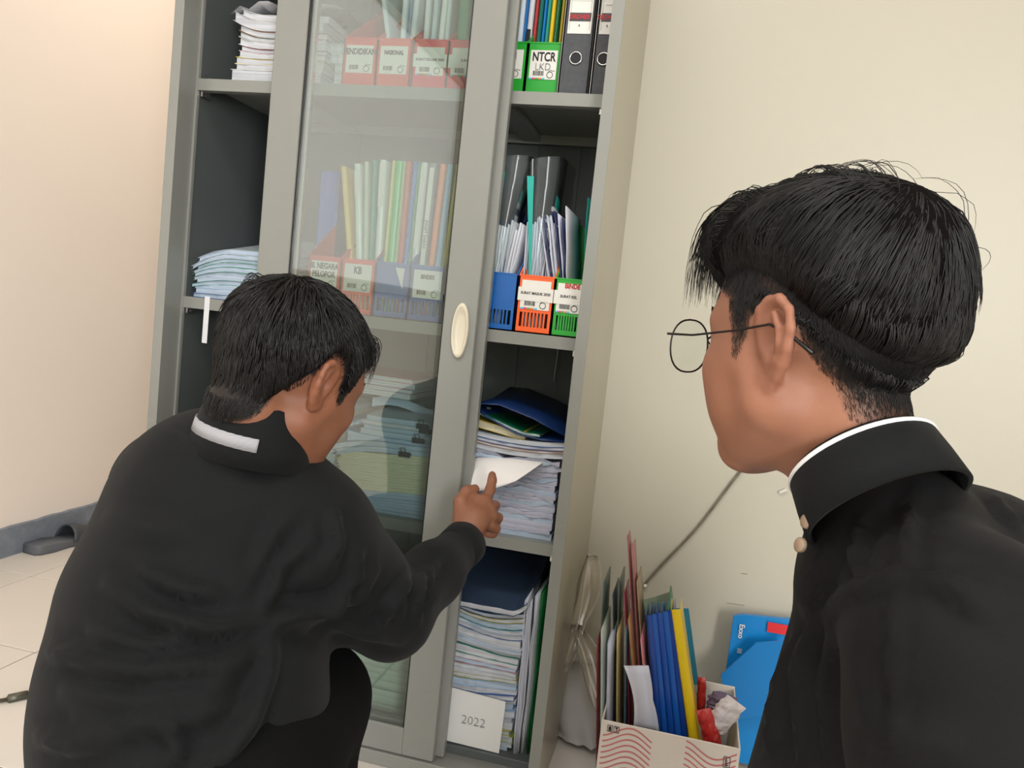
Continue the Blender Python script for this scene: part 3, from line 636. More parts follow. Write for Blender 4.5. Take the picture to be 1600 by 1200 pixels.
for cxx, s in ((-.075, 1), (.075, -1)):
    for k in range(13):
        zz = .188-k*.011; pts = []
        for a in np.linspace(-.045, .045, 16):
            pts.append((cxx+a, -d2-.0008, zz+.012*math.sin((a*55+1.2)*s)))
        for a in range(15):
            p, r_ = pts[a], pts[a+1]; q.add([(p[0], p[1], p[2]-.0014), (r_[0], r_[1], r_[2]-.0014), (r_[0], r_[1], r_[2]+.0014), (p[0], p[1], p[2]+.0014)], [(0, 1, 2, 3)])
q.build('wave_print', redw, fp)['kind'] = 'stuff'
q = MB()
def frame_(x, zc, w_, h_):
    for a in (x, x+w_-.0008): q.box(a, -d2-.0012, zc, a+.0008, -d2-.0002, zc+h_)
    for b in (zc, zc+h_-.0008): q.box(x, -d2-.0012, b, x+w_, -d2-.0002, b+.0008)
frame_(-.113, .186, .010, .012); frame_(-.101, .186, .010, .012); frame_(.098, .166, .012, .02)
q.box(-.1105, -d2-.0012, .188, -.1055, -d2-.0002, .193); q.add([(-.1115, -d2-.0012, .193), (-.1045, -d2-.0012, .193), (-.108, -d2-.0012, .1965)], [(0, 1, 2)])
q.box(-.0965, -d2-.0012, .188, -.0955, -d2-.0002, .193); q.add([(-.099, -d2-.0012, .196), (-.093, -d2-.0012, .196), (-.096, -d2-.0012, .192)], [(0, 2, 1)])
for k in range(4): q.box(.101, -d2-.0012, .169+k*.004, .107-.001*k, -d2-.0002, .171+k*.004)
q.build('handling_symbols', INK, fp)['kind'] = 'stuff'
# things in the carton: leaning folders, built upright at the box floor
GC = 'folders and cards in the carton'
def leaf(name, label, px, py, ptop, bot, yy, wd, col, th=.0012, yaw=0., rough=.4, cat='folder', curl=0., m=None, shear=0):
    """flat sheet or folder seen edge-on: from a point on the box floor to its top corner; depth runs along y"""
    T = at(ptop[0], ptop[1], yy); Bm = np.array([bot, yy, .006]); m = m or cmat(col, rough); V = []; F = []
    n = 8
    for a in range(n+1):
        u = a/n; p = Bm*(1-u)+T*u; cu = curl*math.sin(u*math.pi)
        for (dy, s) in ((0, 0), (wd*.5, .5), (wd, 1)): V.append((p[0]+cu+yaw*dy, p[1]+dy, p[2]+shear*dy*u))
    for a in range(n):
        for b in range(2): k = a*3+b; F.append((k, k+3, k+4, k+1))
    o = mobj(name, [(v[0]-Bm[0], v[1]-Bm[1], v[2]-Bm[2]) for v in V], F, m, None, True, Bm); s_ = o.modifiers.new('t', 'SOLIDIFY'); s_.thickness = th; s_.offset = 1
    return tag(o, label, cat, GC)
leaf('card_sheet', 'tall dull pink card rising highest from the carton', 0, 0, (981, 838), 1.115, .07, .05, (150, 88, 92), .0016, yaw=.02, cat='card')
leaf('card_sheet', 'second tall pink card right behind the tallest one', 0, 0, (988, 852), 1.121, .075, .05, (168, 104, 104), .0014, yaw=.05, cat='card')
leaf('document_folder', 'dark red folder at the left wall of the carton', 0, 0, (934, 1000), 1.028, .03, .16, (112, 40, 46), .002)
leaf('document_folder', 'dark green folder with bent corner, left in carton', 0, 0, (944, 912), 1.034, .06, .12, (70, 86, 80), .002, curl=-.006)
leaf('paper_sheet', 'pale greenish paper roll left in the carton', 0, 0, (942, 985), 1.038, .035, .14, (170, 180, 168), .004, cat='paper')
leaf('paper_sheet', 'block of white papers upright, left in the carton', 0, 0, (955, 1005), 1.050, .03, .15, (176, 180, 196), .007, cat='paper')
leaf('document_folder', 'dark slate folder behind white papers in the carton', 0, 0, (958, 930), 1.052, .10, .12, (58, 68, 70), .002, curl=.004)
leaf('card_sheet', 'cream card edge between slate folders in the carton', 0, 0, (966, 990), 1.066, .05, .13, (182, 160, 104), .003, cat='card')
leaf('document_folder', 'grey-green folder with pointed corner in the carton', 0, 0, (968, 912), 1.066, .09, .12, (82, 92, 82), .0025, curl=-.004)
leaf('document_folder', 'blue-grey folder in middle of the carton', 0, 0, (979, 985), 1.078, .06, .13, (84, 112, 130), .002)
leaf('card_sheet', 'dull crimson card with bent top in the carton', 0, 0, (976, 928), 1.086, .08, .10, (140, 56, 70), .002, curl=.004, cat='card')
leaf('card_sheet', 'brown kraft card leaning in the carton', 0, 0, (984, 968), 1.128, .04, .12, (150, 108, 68), .004, cat='card')
leaf('card_sheet', 'tan kraft card right of the brown one in the carton', 0, 0, (996, 910), 1.136, .06, .11, (142, 122, 96), .002, cat='card')
leaf('card_sheet', 'pink card low and right of the kraft cards', 0, 0, (1002, 1000), 1.150, .03, .12, (196, 120, 130), .002, cat='card')
leaf('document_folder', 'grey-green plastic folder standing behind blue folders', 0, 0, (1006, 938), 1.160, .13, .08, (98, 112, 92), .002, yaw=.6)
# the grey-green folder's broad face behind the blue ones
V = [at(1005, 938, .15), at(1046, 943, .15), at(1075, 1100, .12), at(1015, 1100, .12)]; o = mobj('plastic_folder', V, [(0, 3, 2, 1)], cmat((104, 122, 108), .35)); s_ = o.modifiers.new('t', 'SOLIDIFY'); s_.thickness = .002; tag(o, 'grey-green plastic sleeve face behind the blue folders in carton', 'folder', GC)
for i, (tx, bt, c) in enumerate(((1009, 1.152, (10, 66, 150)), (1016, 1.166, (16, 84, 172)), (1025, 1.180, (12, 72, 160)), (1034, 1.194, (18, 88, 178)), (1042, 1.206, (10, 60, 146)))):
    T = at(tx, 962-(2*i), .05); ln = math.atan2(T[0]-bt, T[2]-.006); L_ = math.hypot(T[0]-bt, T[2]-.006)
    folder(bt, .0135, .05, .006, L_, .07, c, '%s of five glossy blue folders in the carton' % ('leftmost', 'second from left', 'middle one', 'fourth from left', 'rightmost')[i], ln, group='blue folders in the carton', m=cmat(c, .22))
leaf('document_folder', 'thin green folder between blue and yellow ones in carton', 0, 0, (1045, 950), 1.222, .06, .14, (10, 108, 60), .0022)
T = at(1048, 953, .045); bt = 1.226; folder(bt, .019, .045, .006, math.hypot(T[0]-bt, T[2]-.006), .07, (226, 194, 24), 'yellow folder at the right of blue ones in the carton', math.atan2(T[0]-bt, T[2]-.006), group=GC, m=cmat((226, 194, 24), .3))
V = [at(1050, 950, .19), at(1076, 951, .19), at(1092, 1070, .19), at(1062, 1070, .19)]; o = mobj('plastic_folder', V, [(0, 3, 2, 1)], cmat((60, 140, 170), .3)); s_ = o.modifiers.new('t', 'SOLIDIFY'); s_.thickness = .002; tag(o, 'teal-blue folder peeking out behind the yellow one', 'folder', GC)
# white curled paper with a black patch in front
V = []; F = []
for j in range(9):
    for i in range(7):
        u = i/6; v = j/8; V.append(at(975+14*v+(38-16*v+18*max(0, v-.5)*2)*u+8*math.sin(v*3), 1040+98*v+10*u*v, .0+.03*math.sin(u*2.2)))
for j in range(8):
    for i in range(6): k = j*7+i; F.append((k, k+7, k+8, k+1))
o = mobj('paper_sheet', V, F, PAPERV, None, True); s_ = o.modifiers.new('t', 'SOLIDIFY'); s_.thickness = .0008; tag(o, 'curled white paper in front of kraft cards in the carton', 'paper', GC)
# crumpled sachets at the right of the box
def sachet(px, py, yy, w_, h_, d_, m, label, seed, rot):
    rng = random.Random(seed); V = []; F = []; c = at(px, py, yy); nu, nv = 14, 10
    for j in range(nv+1):
        for i in range(nu):
            a = 2*math.pi*i/nu; v = j/nv*2-1; r_ = (1-abs(v)**3.5)**.5*(1+rng.uniform(-.16, .12)); V.append((w_*(.85+.15*abs(v))*math.cos(a)*(r_ if abs(math.sin(a)) > .5 else max(r_, .8)), d_*math.sin(a)*r_, h_*v))
    for j in range(nv):
        for i in range(nu): F.append((j*nu+i, j*nu+(i+1) % nu, (j+1)*nu+(i+1) % nu, (j+1)*nu+i))
    o = mobj('snack_sachet', V, F, m, None, False, c); o.rotation_euler = rot; tag(o, label, 'sachet', 'sachets in the carton'); return o
sachet(1130, 1120, .05, .026, .042, .016, mat('white foil', (206, 200, 204), .25, noise=.2, nscale=30, bump=.6, bscale=60), 'white and silver sachet in the right corner of the carton', 1, (.1, .5, 0))
sachet(1128, 1098, .12, .034, .020, .016, mat('purple foil', (98, 82, 108), .3, noise=.4, nscale=30, bump=.6, bscale=60), 'dull purple crumpled sachet behind the silver one', 2, (.2, .2, .3))
sachet(1108, 1140, .04, .018, .04, .014, mat('red foil', (176, 40, 38), .35, noise=.3, nscale=30, bump=.6, bscale=60), 'red crumpled sachet beside the yellow folder', 3, (0, -.4, 0))
sachet(1096, 1085, .13, .010, .035, .01, mat('red foil', (176, 40, 38), .35), 'small red sachet tip behind the yellow folder', 4, (0, -.1, 0))
# blue plastic document wallet standing behind the carton
BW = mat('translucent blue plastic', (20, 128, 200), .25, noise=.08, nscale=5); bw = empty('document_wallet', (1.29, .36, 0), 'bright blue plastic wallet with white print standing against the wall', 'folder')
def rel_(P): return [tuple(np.array(p)-np.array([1.29, .36, 0])) for p in P]
A_ = [at(1146, 960, .36), at(1160, 958, .36), at(1262, 968, .36)]; V = [A_[0], A_[1], A_[2], (A_[2][0]+.004, .33, .004), (A_[0][0]-.004, .33, .004)]; V = V+[(v[0], v[1]-.012, v[2]) for v in V]
mobj('back_cover', rel_(V), [(0, 1, 2, 3, 4)]+[(9, 8, 7, 6, 5)]+[(i, 5+i, 5+(i+1) % 5, (i+1) % 5) for i in range(5)], BW, bw)
V = [at(1182, 1003, .30), at(1126, 1054, .30), at(1140, 1126, .30), at(1230, 1110, .30), at(1230, 1000, .30)]; V = V+[(v[0], v[1]-.003, v[2]) for v in V]
mobj('front_flap', rel_(V), [(0, 1, 2, 3, 4)]+[(9, 8, 7, 6, 5)]+[(i, 5+i, 5+(i+1) % 5, (i+1) % 5) for i in range(5)], mat('blue plastic flap', (26, 118, 186), .3), bw)
p = at(1158, 985, .345)-np.array([1.29, .36, 0]); M = Matrix(((0, 1, 0, p[0]), (0, 0, -1, p[1]-.006), (-1, 0, 0, p[2]), (0, 0, 0, 1))); text('lettering', 'Exxo', .016, M, LABELM, bw, 1, .0003)
q = MB(); p = at(1152, 1012, .345)-np.array([1.29, .36, 0])
for k in range(4): q.box(p[0], p[1]-.007, p[2]-.003*k, p[0]+.010, p[1]-.0062, p[2]-.003*k+.001)
q.build('white_lines', LABELM, bw); p = at(1200, 970, .345)-np.array([1.29, .36, 0]); bx('red_label', cmat((214, 44, 48)), bw, p[0], p[1]-.008, p[2]-.022, p[0]+.05, p[1]-.0062, p[2])
# cable on the wall with clips
cbm = mat('grey dirty cable', (112, 104, 90), .7, noise=.5, nscale=60); pts = []
for k in range(13):
    u = k/12; p = at(1003+167*u, 918-196*u, .413); p = p+np.array([0, 0, .004*math.sin(u*9)-.010*math.sin(u*math.pi)]); pts.append(p)
pts = [at(960, 955, .412), at(985, 931, .412)]+pts+[at(1195, 690, .413), at(1260, 612, .413)]
o = MB().tube(pts, .0031, 6).build('wall_cable', cbm, None, True); tag(o, 'thin grey cable running diagonally down the cream wall', 'cable')
o = MB().tube([at(1008, 915, .418), at(1008, 915, .408)], [.005, .004], 8).build('cable_nail', LABELM); tag(o, 'small white nail clip at the lower end of the cable', 'nail')
o = MB().tube([at(1218, 770, .414), at(1229, 765, .412)], [.003, .0035], 6).build('cable_clip', LABELM); tag(o, 'small clear clip on the wall near the nearer person\'s collar', 'clip')
for i, (a, b) in enumerate((((1158, 896), (1168, 897)), ((1135, 942), (1163, 946)))):
    o = MB().tube([at(*a, .4195), at(*b, .4195)], .0009, 4).build('wall_scratch', mat('scratch', (150, 140, 120), .9)); tag(o, ('short dark scratch on the wall above the blue wallet, upper one', 'longer dark scratch on the wall above the blue wallet, lower one')[i], 'scratch')
# clear plastic bag hanging at the cabinet side, white sack behind it
FILM = clear_mat('bag film', (.95, .93, .90), .14, .26, (206, 194, 176), .2, 1.3)
def rumple(name, label, cat, rows, m, seed, n=22, thick=.0, amp=.006, parent=None):
    """closed limp tube: rows of (px, py, y, half width m, half depth m)"""
    rng = random.Random(seed); V = []; F = []; ph = [rng.uniform(0, 6) for _ in range(6)]
    for j, (px, py, yy, a, b) in enumerate(rows):
        c = at(px, py, yy)
        for i in range(n):
            t_ = 2*math.pi*i/n; rr = 1+.16*math.sin(3*t_+ph[0]+j*.6)+.10*math.sin(7*t_+ph[1]-j*.9)+rng.uniform(-.05, .05)
            V.append((c[0]+a*math.cos(t_)*rr, c[1]+b*math.sin(t_)*rr, c[2]+rng.uniform(-amp, amp)*.6))
    for j in range(len(rows)-1):
        for i in range(n): F.append((j*n+i, j*n+(i+1) % n, (j+1)*n+(i+1) % n, (j+1)*n+i))
    F.append(tuple(range(n))); F.append(tuple(range((len(rows)-1)*n, len(rows)*n))[::-1])
    o = mobj(name, V, F, m, parent, True)
    s_ = o.modifiers.new('s', 'SUBSURF'); s_.levels = 1; s_.render_levels = 1
    return tag(o, label, cat) if label else o
bag = empty('plastic_bag', (1.0, .2, .2), 'crumpled clear plastic bag hanging between cabinet and carton', 'bag'); 
for rows, sd, nm in (([(925, 868, .30, .012, .006), (924, 885, .30, .022, .014), (920, 915, .29, .026, .02), (914, 945, .28, .020, .018), (905, 970, .26, .015, .014), (900, 985, .25, .017, .014)], 1, 'bag_body'),
                 ([(902, 975, .25, .014, .012), (893, 1005, .24, .022, .016), (884, 1030, .23, .018, .014), (876, 1046, .22, .012, .008)], 2, 'bag_handle'),
                 ([(903, 985, .25, .014, .012), (918, 1010, .24, .024, .016), (925, 1045, .22, .020, .014), (930, 1080, .20, .017, .010), (940, 1120, .17, .010, .006), (945, 1135, .16, .004, .004)], 3, 'bag_corner')):
    o = rumple(nm, None, None, rows, FILM, sd, parent=bag)
    for v in o.data.vertices: v.co = (v.co[0]-1.0, v.co[1]-.2, v.co[2]-.2)
o = rumple('white_sack', 'dirty white sack slumped on the floor behind the carton', 'sack', [(915, 1030, .33, .035, .03), (915, 1060, .32, .05, .045), (912, 1095, .30, .055, .055), (910, 1125, .28, .055, .06), (912, 1148, .27, .05, .055)], mat('dirty white sack', (176, 174, 172), .7, noise=.1, nscale=8, bump=.4, bscale=30), 4, amp=.01)

# slipper by the left wall and a metal rod on the tiles
sl = empty('slipper', (-.90, .80, 0), 'grey rubber slipper on the floor against the left skirting', 'slipper', None, (0, 0, math.radians(-8))); SLM = mat('grey rubber', (92, 96, 102), .5)
V = []; F = []; n = 20; sec = [(-.13, .028), (-.115, .040), (-.07, .045), (-.01, .038), (.05, .044), (.09, .046), (.12, .036), (.132, .02)]
for z0_, s in ((0, .94), (.006, 1), (.020, 1), (.024, .94)):
    for y, w_ in sec: V.append((-w_*s, y, z0_+(.008 if y < -.05 else 0)*(z0_ > .01)))
    for y, w_ in sec[::-1]: V.append((w_*s, y, z0_+(.008 if y < -.05 else 0)*(z0_ > .01)))
for j in range(3):
    for i in range(16): F.append((j*16+i, j*16+(i+1) % 16, (j+1)*16+(i+1) % 16, (j+1)*16+i))
F += [tuple(range(16))[::-1], tuple(range(48, 64))]; mobj('sole', V, F, SLM, sl, True)
V = []; F = []
for j in range(7):
    y = .0+.016*j
    for i in range(11):
        a = math.pi*i/10; V.append((-.047*math.cos(a), y+.012*math.sin(a), .018+(.052-.004*j)*math.sin(a)))
for j in range(6):
    for i in range(10): k = j*11+i; F.append((k, k+1, k+12, k+11))
o = mobj('strap', V, F, mat('dark rubber strap', (62, 66, 72), .45), sl, True); s_ = o.modifiers.new('t', 'SOLIDIFY'); s_.thickness = .004
p0, p1 = ad(-30, 1105, 1), None
k = ray(-60, 1106); a = CAM+k*(.006-CAM[2])/k[2]; k = ray(10, 1093); b = CAM+k*(.006-CAM[2])/k[2]; k = ray(44, 1085); c = CAM+k*(.008-CAM[2])/k[2]
e = empty('metal_rod', (0, 0, 0), 'thin dark metal rod with thicker ferrule on the tiles at left', 'rod')
MB().tube([a, b], .0045, 8).build('shaft', mat('dull steel', (120, 112, 98), .4, metal=.6), e, True); MB().tube([b, b*.9+c*.1, c], [.0045, .010, .009], 10).build('ferrule', mat('dark steel', (92, 90, 80), .4, metal=.5), e, True)
# ================================================================ people: distance fields turned into one continuous surface
class Field:
    def __init__(s, xs, ys, zs): s.ax = [np.asarray(a, np.float32) for a in (xs, ys, zs)]; s.F = np.full([len(a) for a in s.ax], .2, np.float32)
    def add(s, fn, lo, hi, k=.02, sub=False, mg=None):
        mg = k*1.2+.012 if mg is None else mg; sl = []
        for a, l, h in zip(s.ax, lo, hi):
            i0, i1 = np.searchsorted(a, l-mg), np.searchsorted(a, h+mg)
            if i1 <= i0: return
            sl.append(slice(i0, i1))
        X = s.ax[0][sl[0]][:, None, None]; Y = s.ax[1][sl[1]][None, :, None]; Z = s.ax[2][sl[2]][None, None, :]
        d = fn(X, Y, Z); f = s.F[tuple(sl)]
        if sub: d = -d; h = np.clip(.5-.5*(f-d)/k, 0, 1); s.F[tuple(sl)] = f+(d-f)*h+k*h*(1-h)
        else: h = np.clip(.5+.5*(f-d)/k, 0, 1); s.F[tuple(sl)] = f*(1-h)+d*h-k*h*(1-h)
    def seg(s, a, b, ra, rb, k=.02, sub=False):
        a = np.array(a, float); b = np.array(b, float); ab = b-a; L = float(ab@ab)+1e-12; r = max(ra, rb)
        def fn(X, Y, Z):
            t = np.clip(((X-a[0])*ab[0]+(Y-a[1])*ab[1]+(Z-a[2])*ab[2])/L, 0, 1)
            return np.sqrt((X-a[0]-t*ab[0])**2+(Y-a[1]-t*ab[1])**2+(Z-a[2]-t*ab[2])**2)-(ra+(rb-ra)*t)
        s.add(fn, np.minimum(a, b)-r, np.maximum(a, b)+r, k, sub)
    def chain(s, pts, rs, k=.02):
        for i in range(len(pts)-1): s.seg(pts[i], pts[i+1], rs[i], rs[i+1], k)
    def ell(s, c, r, Rm=None, k=.02, sub=False):
        c = np.array(c, float); r = np.array(r, float); Rm = np.eye(3) if Rm is None else np.array(Rm)
        def fn(X, Y, Z):
            x, y, z = X-c[0], Y-c[1], Z-c[2]; q = [Rm[0][i]*x+Rm[1][i]*y+Rm[2][i]*z for i in range(3)]
            k0 = np.sqrt((q[0]/r[0])**2+(q[1]/r[1])**2+(q[2]/r[2])**2); k1 = np.sqrt((q[0]/r[0]**2)**2+(q[1]/r[1]**2)**2+(q[2]/r[2]**2)**2)+1e-9
            return k0*(k0-1)/k1
        m = max(r); s.add(fn, c-m, c+m, k, sub)
    def mesh(s):
        F = s.F; I = F < 0; n = F.shape
        c = np.zeros([m-1 for m in n], np.int8)
        for dx in (0, 1):
            for dy in (0, 1):
                for dz in (0, 1): c += I[dx:n[0]-1+dx, dy:n[1]-1+dy, dz:n[2]-1+dz]
        M = (c > 0) & (c < 8); idx = np.argwhere(M); num = -np.ones(M.shape, np.int32); num[M] = np.arange(len(idx))
        acc = np.zeros((len(idx), 3)); cnt = np.zeros(len(idx)); i, j, k = idx.T
        P = lambda a, b, c_: np.stack([s.ax[0][i+a], s.ax[1][j+b], s.ax[2][k+c_]], 1)
        cs = [(a, b, c_) for a in (0, 1) for b in (0, 1) for c_ in (0, 1)]
        for u in cs:
            for v in cs:
                if sum(abs(p-q) for p, q in zip(u, v)) == 1 and u < v:
                    fu = F[i+u[0], j+u[1], k+u[2]]; fv = F[i+v[0], j+v[1], k+v[2]]; m = (fu < 0) != (fv < 0)
                    t = np.where(m, fu/(fu-fv+1e-12), 0)[:, None]; acc += np.where(m[:, None], P(*u)*(1-t)+P(*v)*t, 0); cnt += m
        V = acc/cnt[:, None]; Q = []
        for ax_ in range(3):
            o = [(1, 2), (2, 0), (0, 1)][ax_]; A = [slice(None)]*3; B = [slice(None)]*3; A[ax_] = slice(0, -1); B[ax_] = slice(1, None)
            X = I[tuple(A)] != I[tuple(B)]; e = np.argwhere(X)
            ok = np.all([(e[:, q] > 0) & (e[:, q] < n[q]-1) for q in o], 0); e = e[ok]
            ins = I[tuple(e.T)]
            def cell(d1, d2): g = e.copy(); g[:, o[0]] -= d1; g[:, o[1]] -= d2; return num[tuple(g.T)]
            q4 = np.stack([cell(1, 1), cell(0, 1), cell(0, 0), cell(1, 0)], 1); q4[~ins] = q4[~ins][:, ::-1]; Q.append(q4)
        return V, np.concatenate(Q)
def laplace(V, Q, it, w=.5):
    n = len(V); e = np.concatenate([Q[:, [a, (a+1) % 4]] for a in range(4)])
    for _ in range(it):
        acc = np.zeros((n, 3)); c = np.zeros(n)
        for d in range(3): acc[:, d] = np.bincount(e[:, 0], V[e[:, 1], d], n)+np.bincount(e[:, 1], V[e[:, 0], d], n)
        c = np.bincount(e.ravel(), minlength=n); V = V*(1-w)+w*acc/np.maximum(c, 1)[:, None]
    return V
def qmesh(name, V, Q, m, parent=None, attrs=None):
    me = bpy.data.meshes.new(name); me.vertices.add(len(V)); me.vertices.foreach_set('co', V.astype(np.float32).ravel())
    me.loops.add(Q.size); me.loops.foreach_set('vertex_index', Q.astype(np.int32).ravel()); me.polygons.add(len(Q))
    me.polygons.foreach_set('loop_start', np.arange(0, Q.size, 4, dtype=np.int32)); me.update(calc_edges=True); me.validate()
    me.polygons.foreach_set('use_smooth', np.ones(len(me.polygons), bool)); me.materials.append(m)
    for k_, a in (attrs or {}).items():
        at_ = me.attributes.new(k_, 'FLOAT', 'POINT'); at_.data.foreach_set('value', a.astype(np.float32))
    o = bpy.data.objects.new(name, me); COL.objects.link(o)
    if parent: o.parent = parent
    return o
def axis(lo, hi, coarse, fines):
    """grid line positions, dense inside the fine intervals"""
    out = [lo]
    while out[-1] < hi:
        x = out[-1]; st = coarse
        for a, b, f in fines:
            if a-1e-6 <= x < b: st = min(st, f)
            elif x < a: st = min(st, max(f, (a-x)*.5+f*.5))
            else: st = min(st, f+(x-b)*.5)
        out.append(x+st)
    return np.array(out)
def frame(fwd, pitch=0, tilt=0):
    """columns: right, forward, up of a head; pitch>0 looks down, tilt>0 leans to its right"""
    f = np.array([fwd[0], fwd[1], 0.]); f /= np.linalg.norm(f); r = np.array([f[1], -f[0], 0]); u = np.array([0, 0, 1.])
    f2 = f*math.cos(pitch)-u*math.sin(pitch); u2 = u*math.cos(pitch)+f*math.sin(pitch)
    r3 = r*math.cos(tilt)-u2*math.sin(tilt); u3 = u2*math.cos(tilt)+r*math.sin(tilt)
    return np.stack([r3, f2, u3], 1)
def ss(a, b, x): t = np.clip((x-a)/(b-a), 0, 1); return t*t*(3-2*t)

def head_sdf(Fd, C, M, S=1., fat=0., flare=.36, es=.9, chin=.076):
    L = lambda *p: C+M @ (np.array(p)*S)
    E = lambda c, r, k=.02, sub=False: Fd.ell(L(*c), np.array(r)*S, M, k, sub)
    G = lambda a, b, ra, rb, k=.012, sub=False: Fd.seg(L(*a), L(*b), ra*S, rb*S, k, sub)
    E((0, -.012, .038), (.075, .094, .083), .01)                    # cranium
    E((0, .022, .02), (.066, .068, .075), .03)                      # forehead and temples
    E((0, .028, -.035), (.058+fat, .060, .068), .03)                # face
    for s in (-1, 1):
        G((s*(.052+fat), .0, -.045), (s*.020, chin-.008, -.090), .022+fat, .019, .025)  # jaw
        G((s*.046, .062, -.018), (s*.058, .02, -.012), .017, .016, .02)          # cheekbone
        E((s*(.036+fat), .048, -.045), (.024, .026, .030), .02)                   # cheek
        G((s*.018, .083, .026), (s*.045, .070, .024), .009, .009, .014)          # brow
        E((s*.031, .094, .006), (.014, .012, .010), .012, True)                  # eye socket
        G((s*.020, .082, .010), (s*.043, .074, .009), .0065, .006, .005)         # upper lid
        G((s*.021, .082, -.002), (s*.042, .074, -.001), .006, .005, .005)        # lower lid
        E((s*.013, .100, -.030), (.009, .010, .008), .006)                       # nostril wing
        G((s*.006, .0935, -.058), (s*.022, .083, -.062), .0055, .003, .006)      # lips
        G((s*.005, .0925, -.067), (s*.018, .084, -.066), .0065, .003, .006)
    G((0, .086, .022), (0, .108, -.020), .008, .010, .014); E((0, .110, -.025), (.011, .011, .010), .01)   # nose
    E((0, chin, -.096), (.022, .018, .017), .02)                    # chin
    G((0, .0935, -.0625), (.0001, .0935, -.0625), .003, .003, .004)
    for s in (-1, 1):                                               # ears
        e = lambda f, z, o: (s*(.071+o*es+max(0, -f)*flare*es), -.012+f*es, .003+z*es)
        rim = [(.010, .000, .003), (.014, .014, .005), (.013, .026, .008), (.004, .034, .010), (-.008, .035, .012), (-.018, .027, .013), (-.021, .014, .013), (-.019, .0, .012), (-.014, -.012, .010), (-.008, -.022, .007), (.0, -.031, .005), (.008, -.027, .002), (.009, -.016, .001)]
        for a, b in zip(rim[:-1], rim[1:]): G(e(*a), e(*b), .0042, .0042, .003)
        E(e(-.004, .006, .006), (.006, .016, .027), .008); E(e(.003, -.024, .003), (.005, .009, .009), .006)
        anti = [(-.004, .024, .013), (-.011, .014, .014), (-.011, .002, .013), (-.006, -.010, .010), (.001, -.014, .009)]
        for a, b in zip(anti[:-1], anti[1:]): G(e(*a), e(*b), .0034, .0034, .003)
        E(e(-.001, .003, .014), (.008, .007, .011), .004, True)     # bowl of the ear
        E(e(-.014, .018, .018), (.004, .003, .010), .003, True); E(e(.011, -.003, .004), (.004, .004, .006), .003)

def skin_mat(name, rgb, dark=(150, 84, 62)):
    m = mat(name, rgb, .52, sss=.12, spec=.35); nt = m.node_tree; p = pnode(m)
    for n in list(nt.nodes):
        if n.type not in ('BSDF_PRINCIPLED', 'OUTPUT_MATERIAL'): nt.nodes.remove(n)
    tc = nt.nodes.new('ShaderNodeTexCoord')
    n1 = nt.nodes.new('ShaderNodeTexNoise'); n1.inputs['Scale'].default_value = 22; n1.inputs['Detail'].default_value = 4
    mx = nt.nodes.new('ShaderNodeMix'); mx.data_type = 'RGBA'; mx.inputs['A'].default_value = (*[v*.82 for v in lin(rgb)], 1); mx.inputs['B'].default_value = (*[v*1.12 for v in lin(rgb)], 1)
    nt.links.new(tc.outputs['Object'], n1.inputs['Vector']); nt.links.new(n1.outputs['Fac'], mx.inputs['Factor']); last = mx.outputs['Result']
    for at_, col, mul in (('red', dark, 1), ('stub', (20, 17, 17), 1)):
        a = nt.nodes.new('ShaderNodeAttribute'); a.attribute_name = at_; x = nt.nodes.new('ShaderNodeMix'); x.data_type = 'RGBA'; x.inputs['B'].default_value = (*lin(col), 1)
        nt.links.new(last, x.inputs['A'])
        if at_ == 'stub':
            n2 = nt.nodes.new('ShaderNodeTexNoise'); n2.inputs['Scale'].default_value = 650; n2.inputs['Detail'].default_value = 1
            ma = nt.nodes.new('ShaderNodeMath'); ma.operation = 'MULTIPLY_ADD'; ma.inputs[1].default_value = .5; ma.inputs[2].default_value = -.25
            mb = nt.nodes.new('ShaderNodeMath'); mb.operation = 'ADD'; mb.use_clamp = True
            mm = nt.nodes.new('ShaderNodeMath'); mm.operation = 'MULTIPLY'; sq = nt.nodes.new('ShaderNodeMath'); sq.operation = 'GREATER_THAN'; sq.inputs[1].default_value = .01
            nt.links.new(tc.outputs['Object'], n2.inputs['Vector']); nt.links.new(n2.outputs['Fac'], ma.inputs[0]); nt.links.new(ma.outputs[0], mb.inputs[0]); nt.links.new(a.outputs['Fac'], mb.inputs[1])
            nt.links.new(a.outputs['Fac'], sq.inputs[0]); nt.links.new(mb.outputs[0], mm.inputs[0]); nt.links.new(sq.outputs[0], mm.inputs[1]); nt.links.new(mm.outputs[0], x.inputs['Factor'])
        else: nt.links.new(a.outputs['Fac'], x.inputs['Factor'])
        last = x.outputs['Result']
    nt.links.new(last, p.inputs['Base Color'])
    b = nt.nodes.new('ShaderNodeBump'); b.inputs['Strength'].default_value = .12; b.inputs['Distance'].default_value = .001; n3 = nt.nodes.new('ShaderNodeTexNoise'); n3.inputs['Scale'].default_value = 900
    nt.links.new(tc.outputs['Object'], n3.inputs['Vector']); nt.links.new(n3.outputs['Fac'], b.inputs['Height']); nt.links.new(b.outputs[0], p.inputs['Normal'])
    return m
# hairline height on the head as a function of the head's own forward axis
HY = [-.12, -.09, -.06, -.045, -.030, -.018, .0, .012, .022, .030, .045, .060, .072, .085, .11]
HZ = [-.075, -.072, -.050, -.020, .010, .040, .040, .030, -.012, -.006, .040, .048, .058, .072, .075]
def hairline(y): return np.interp(y, HY, HZ)

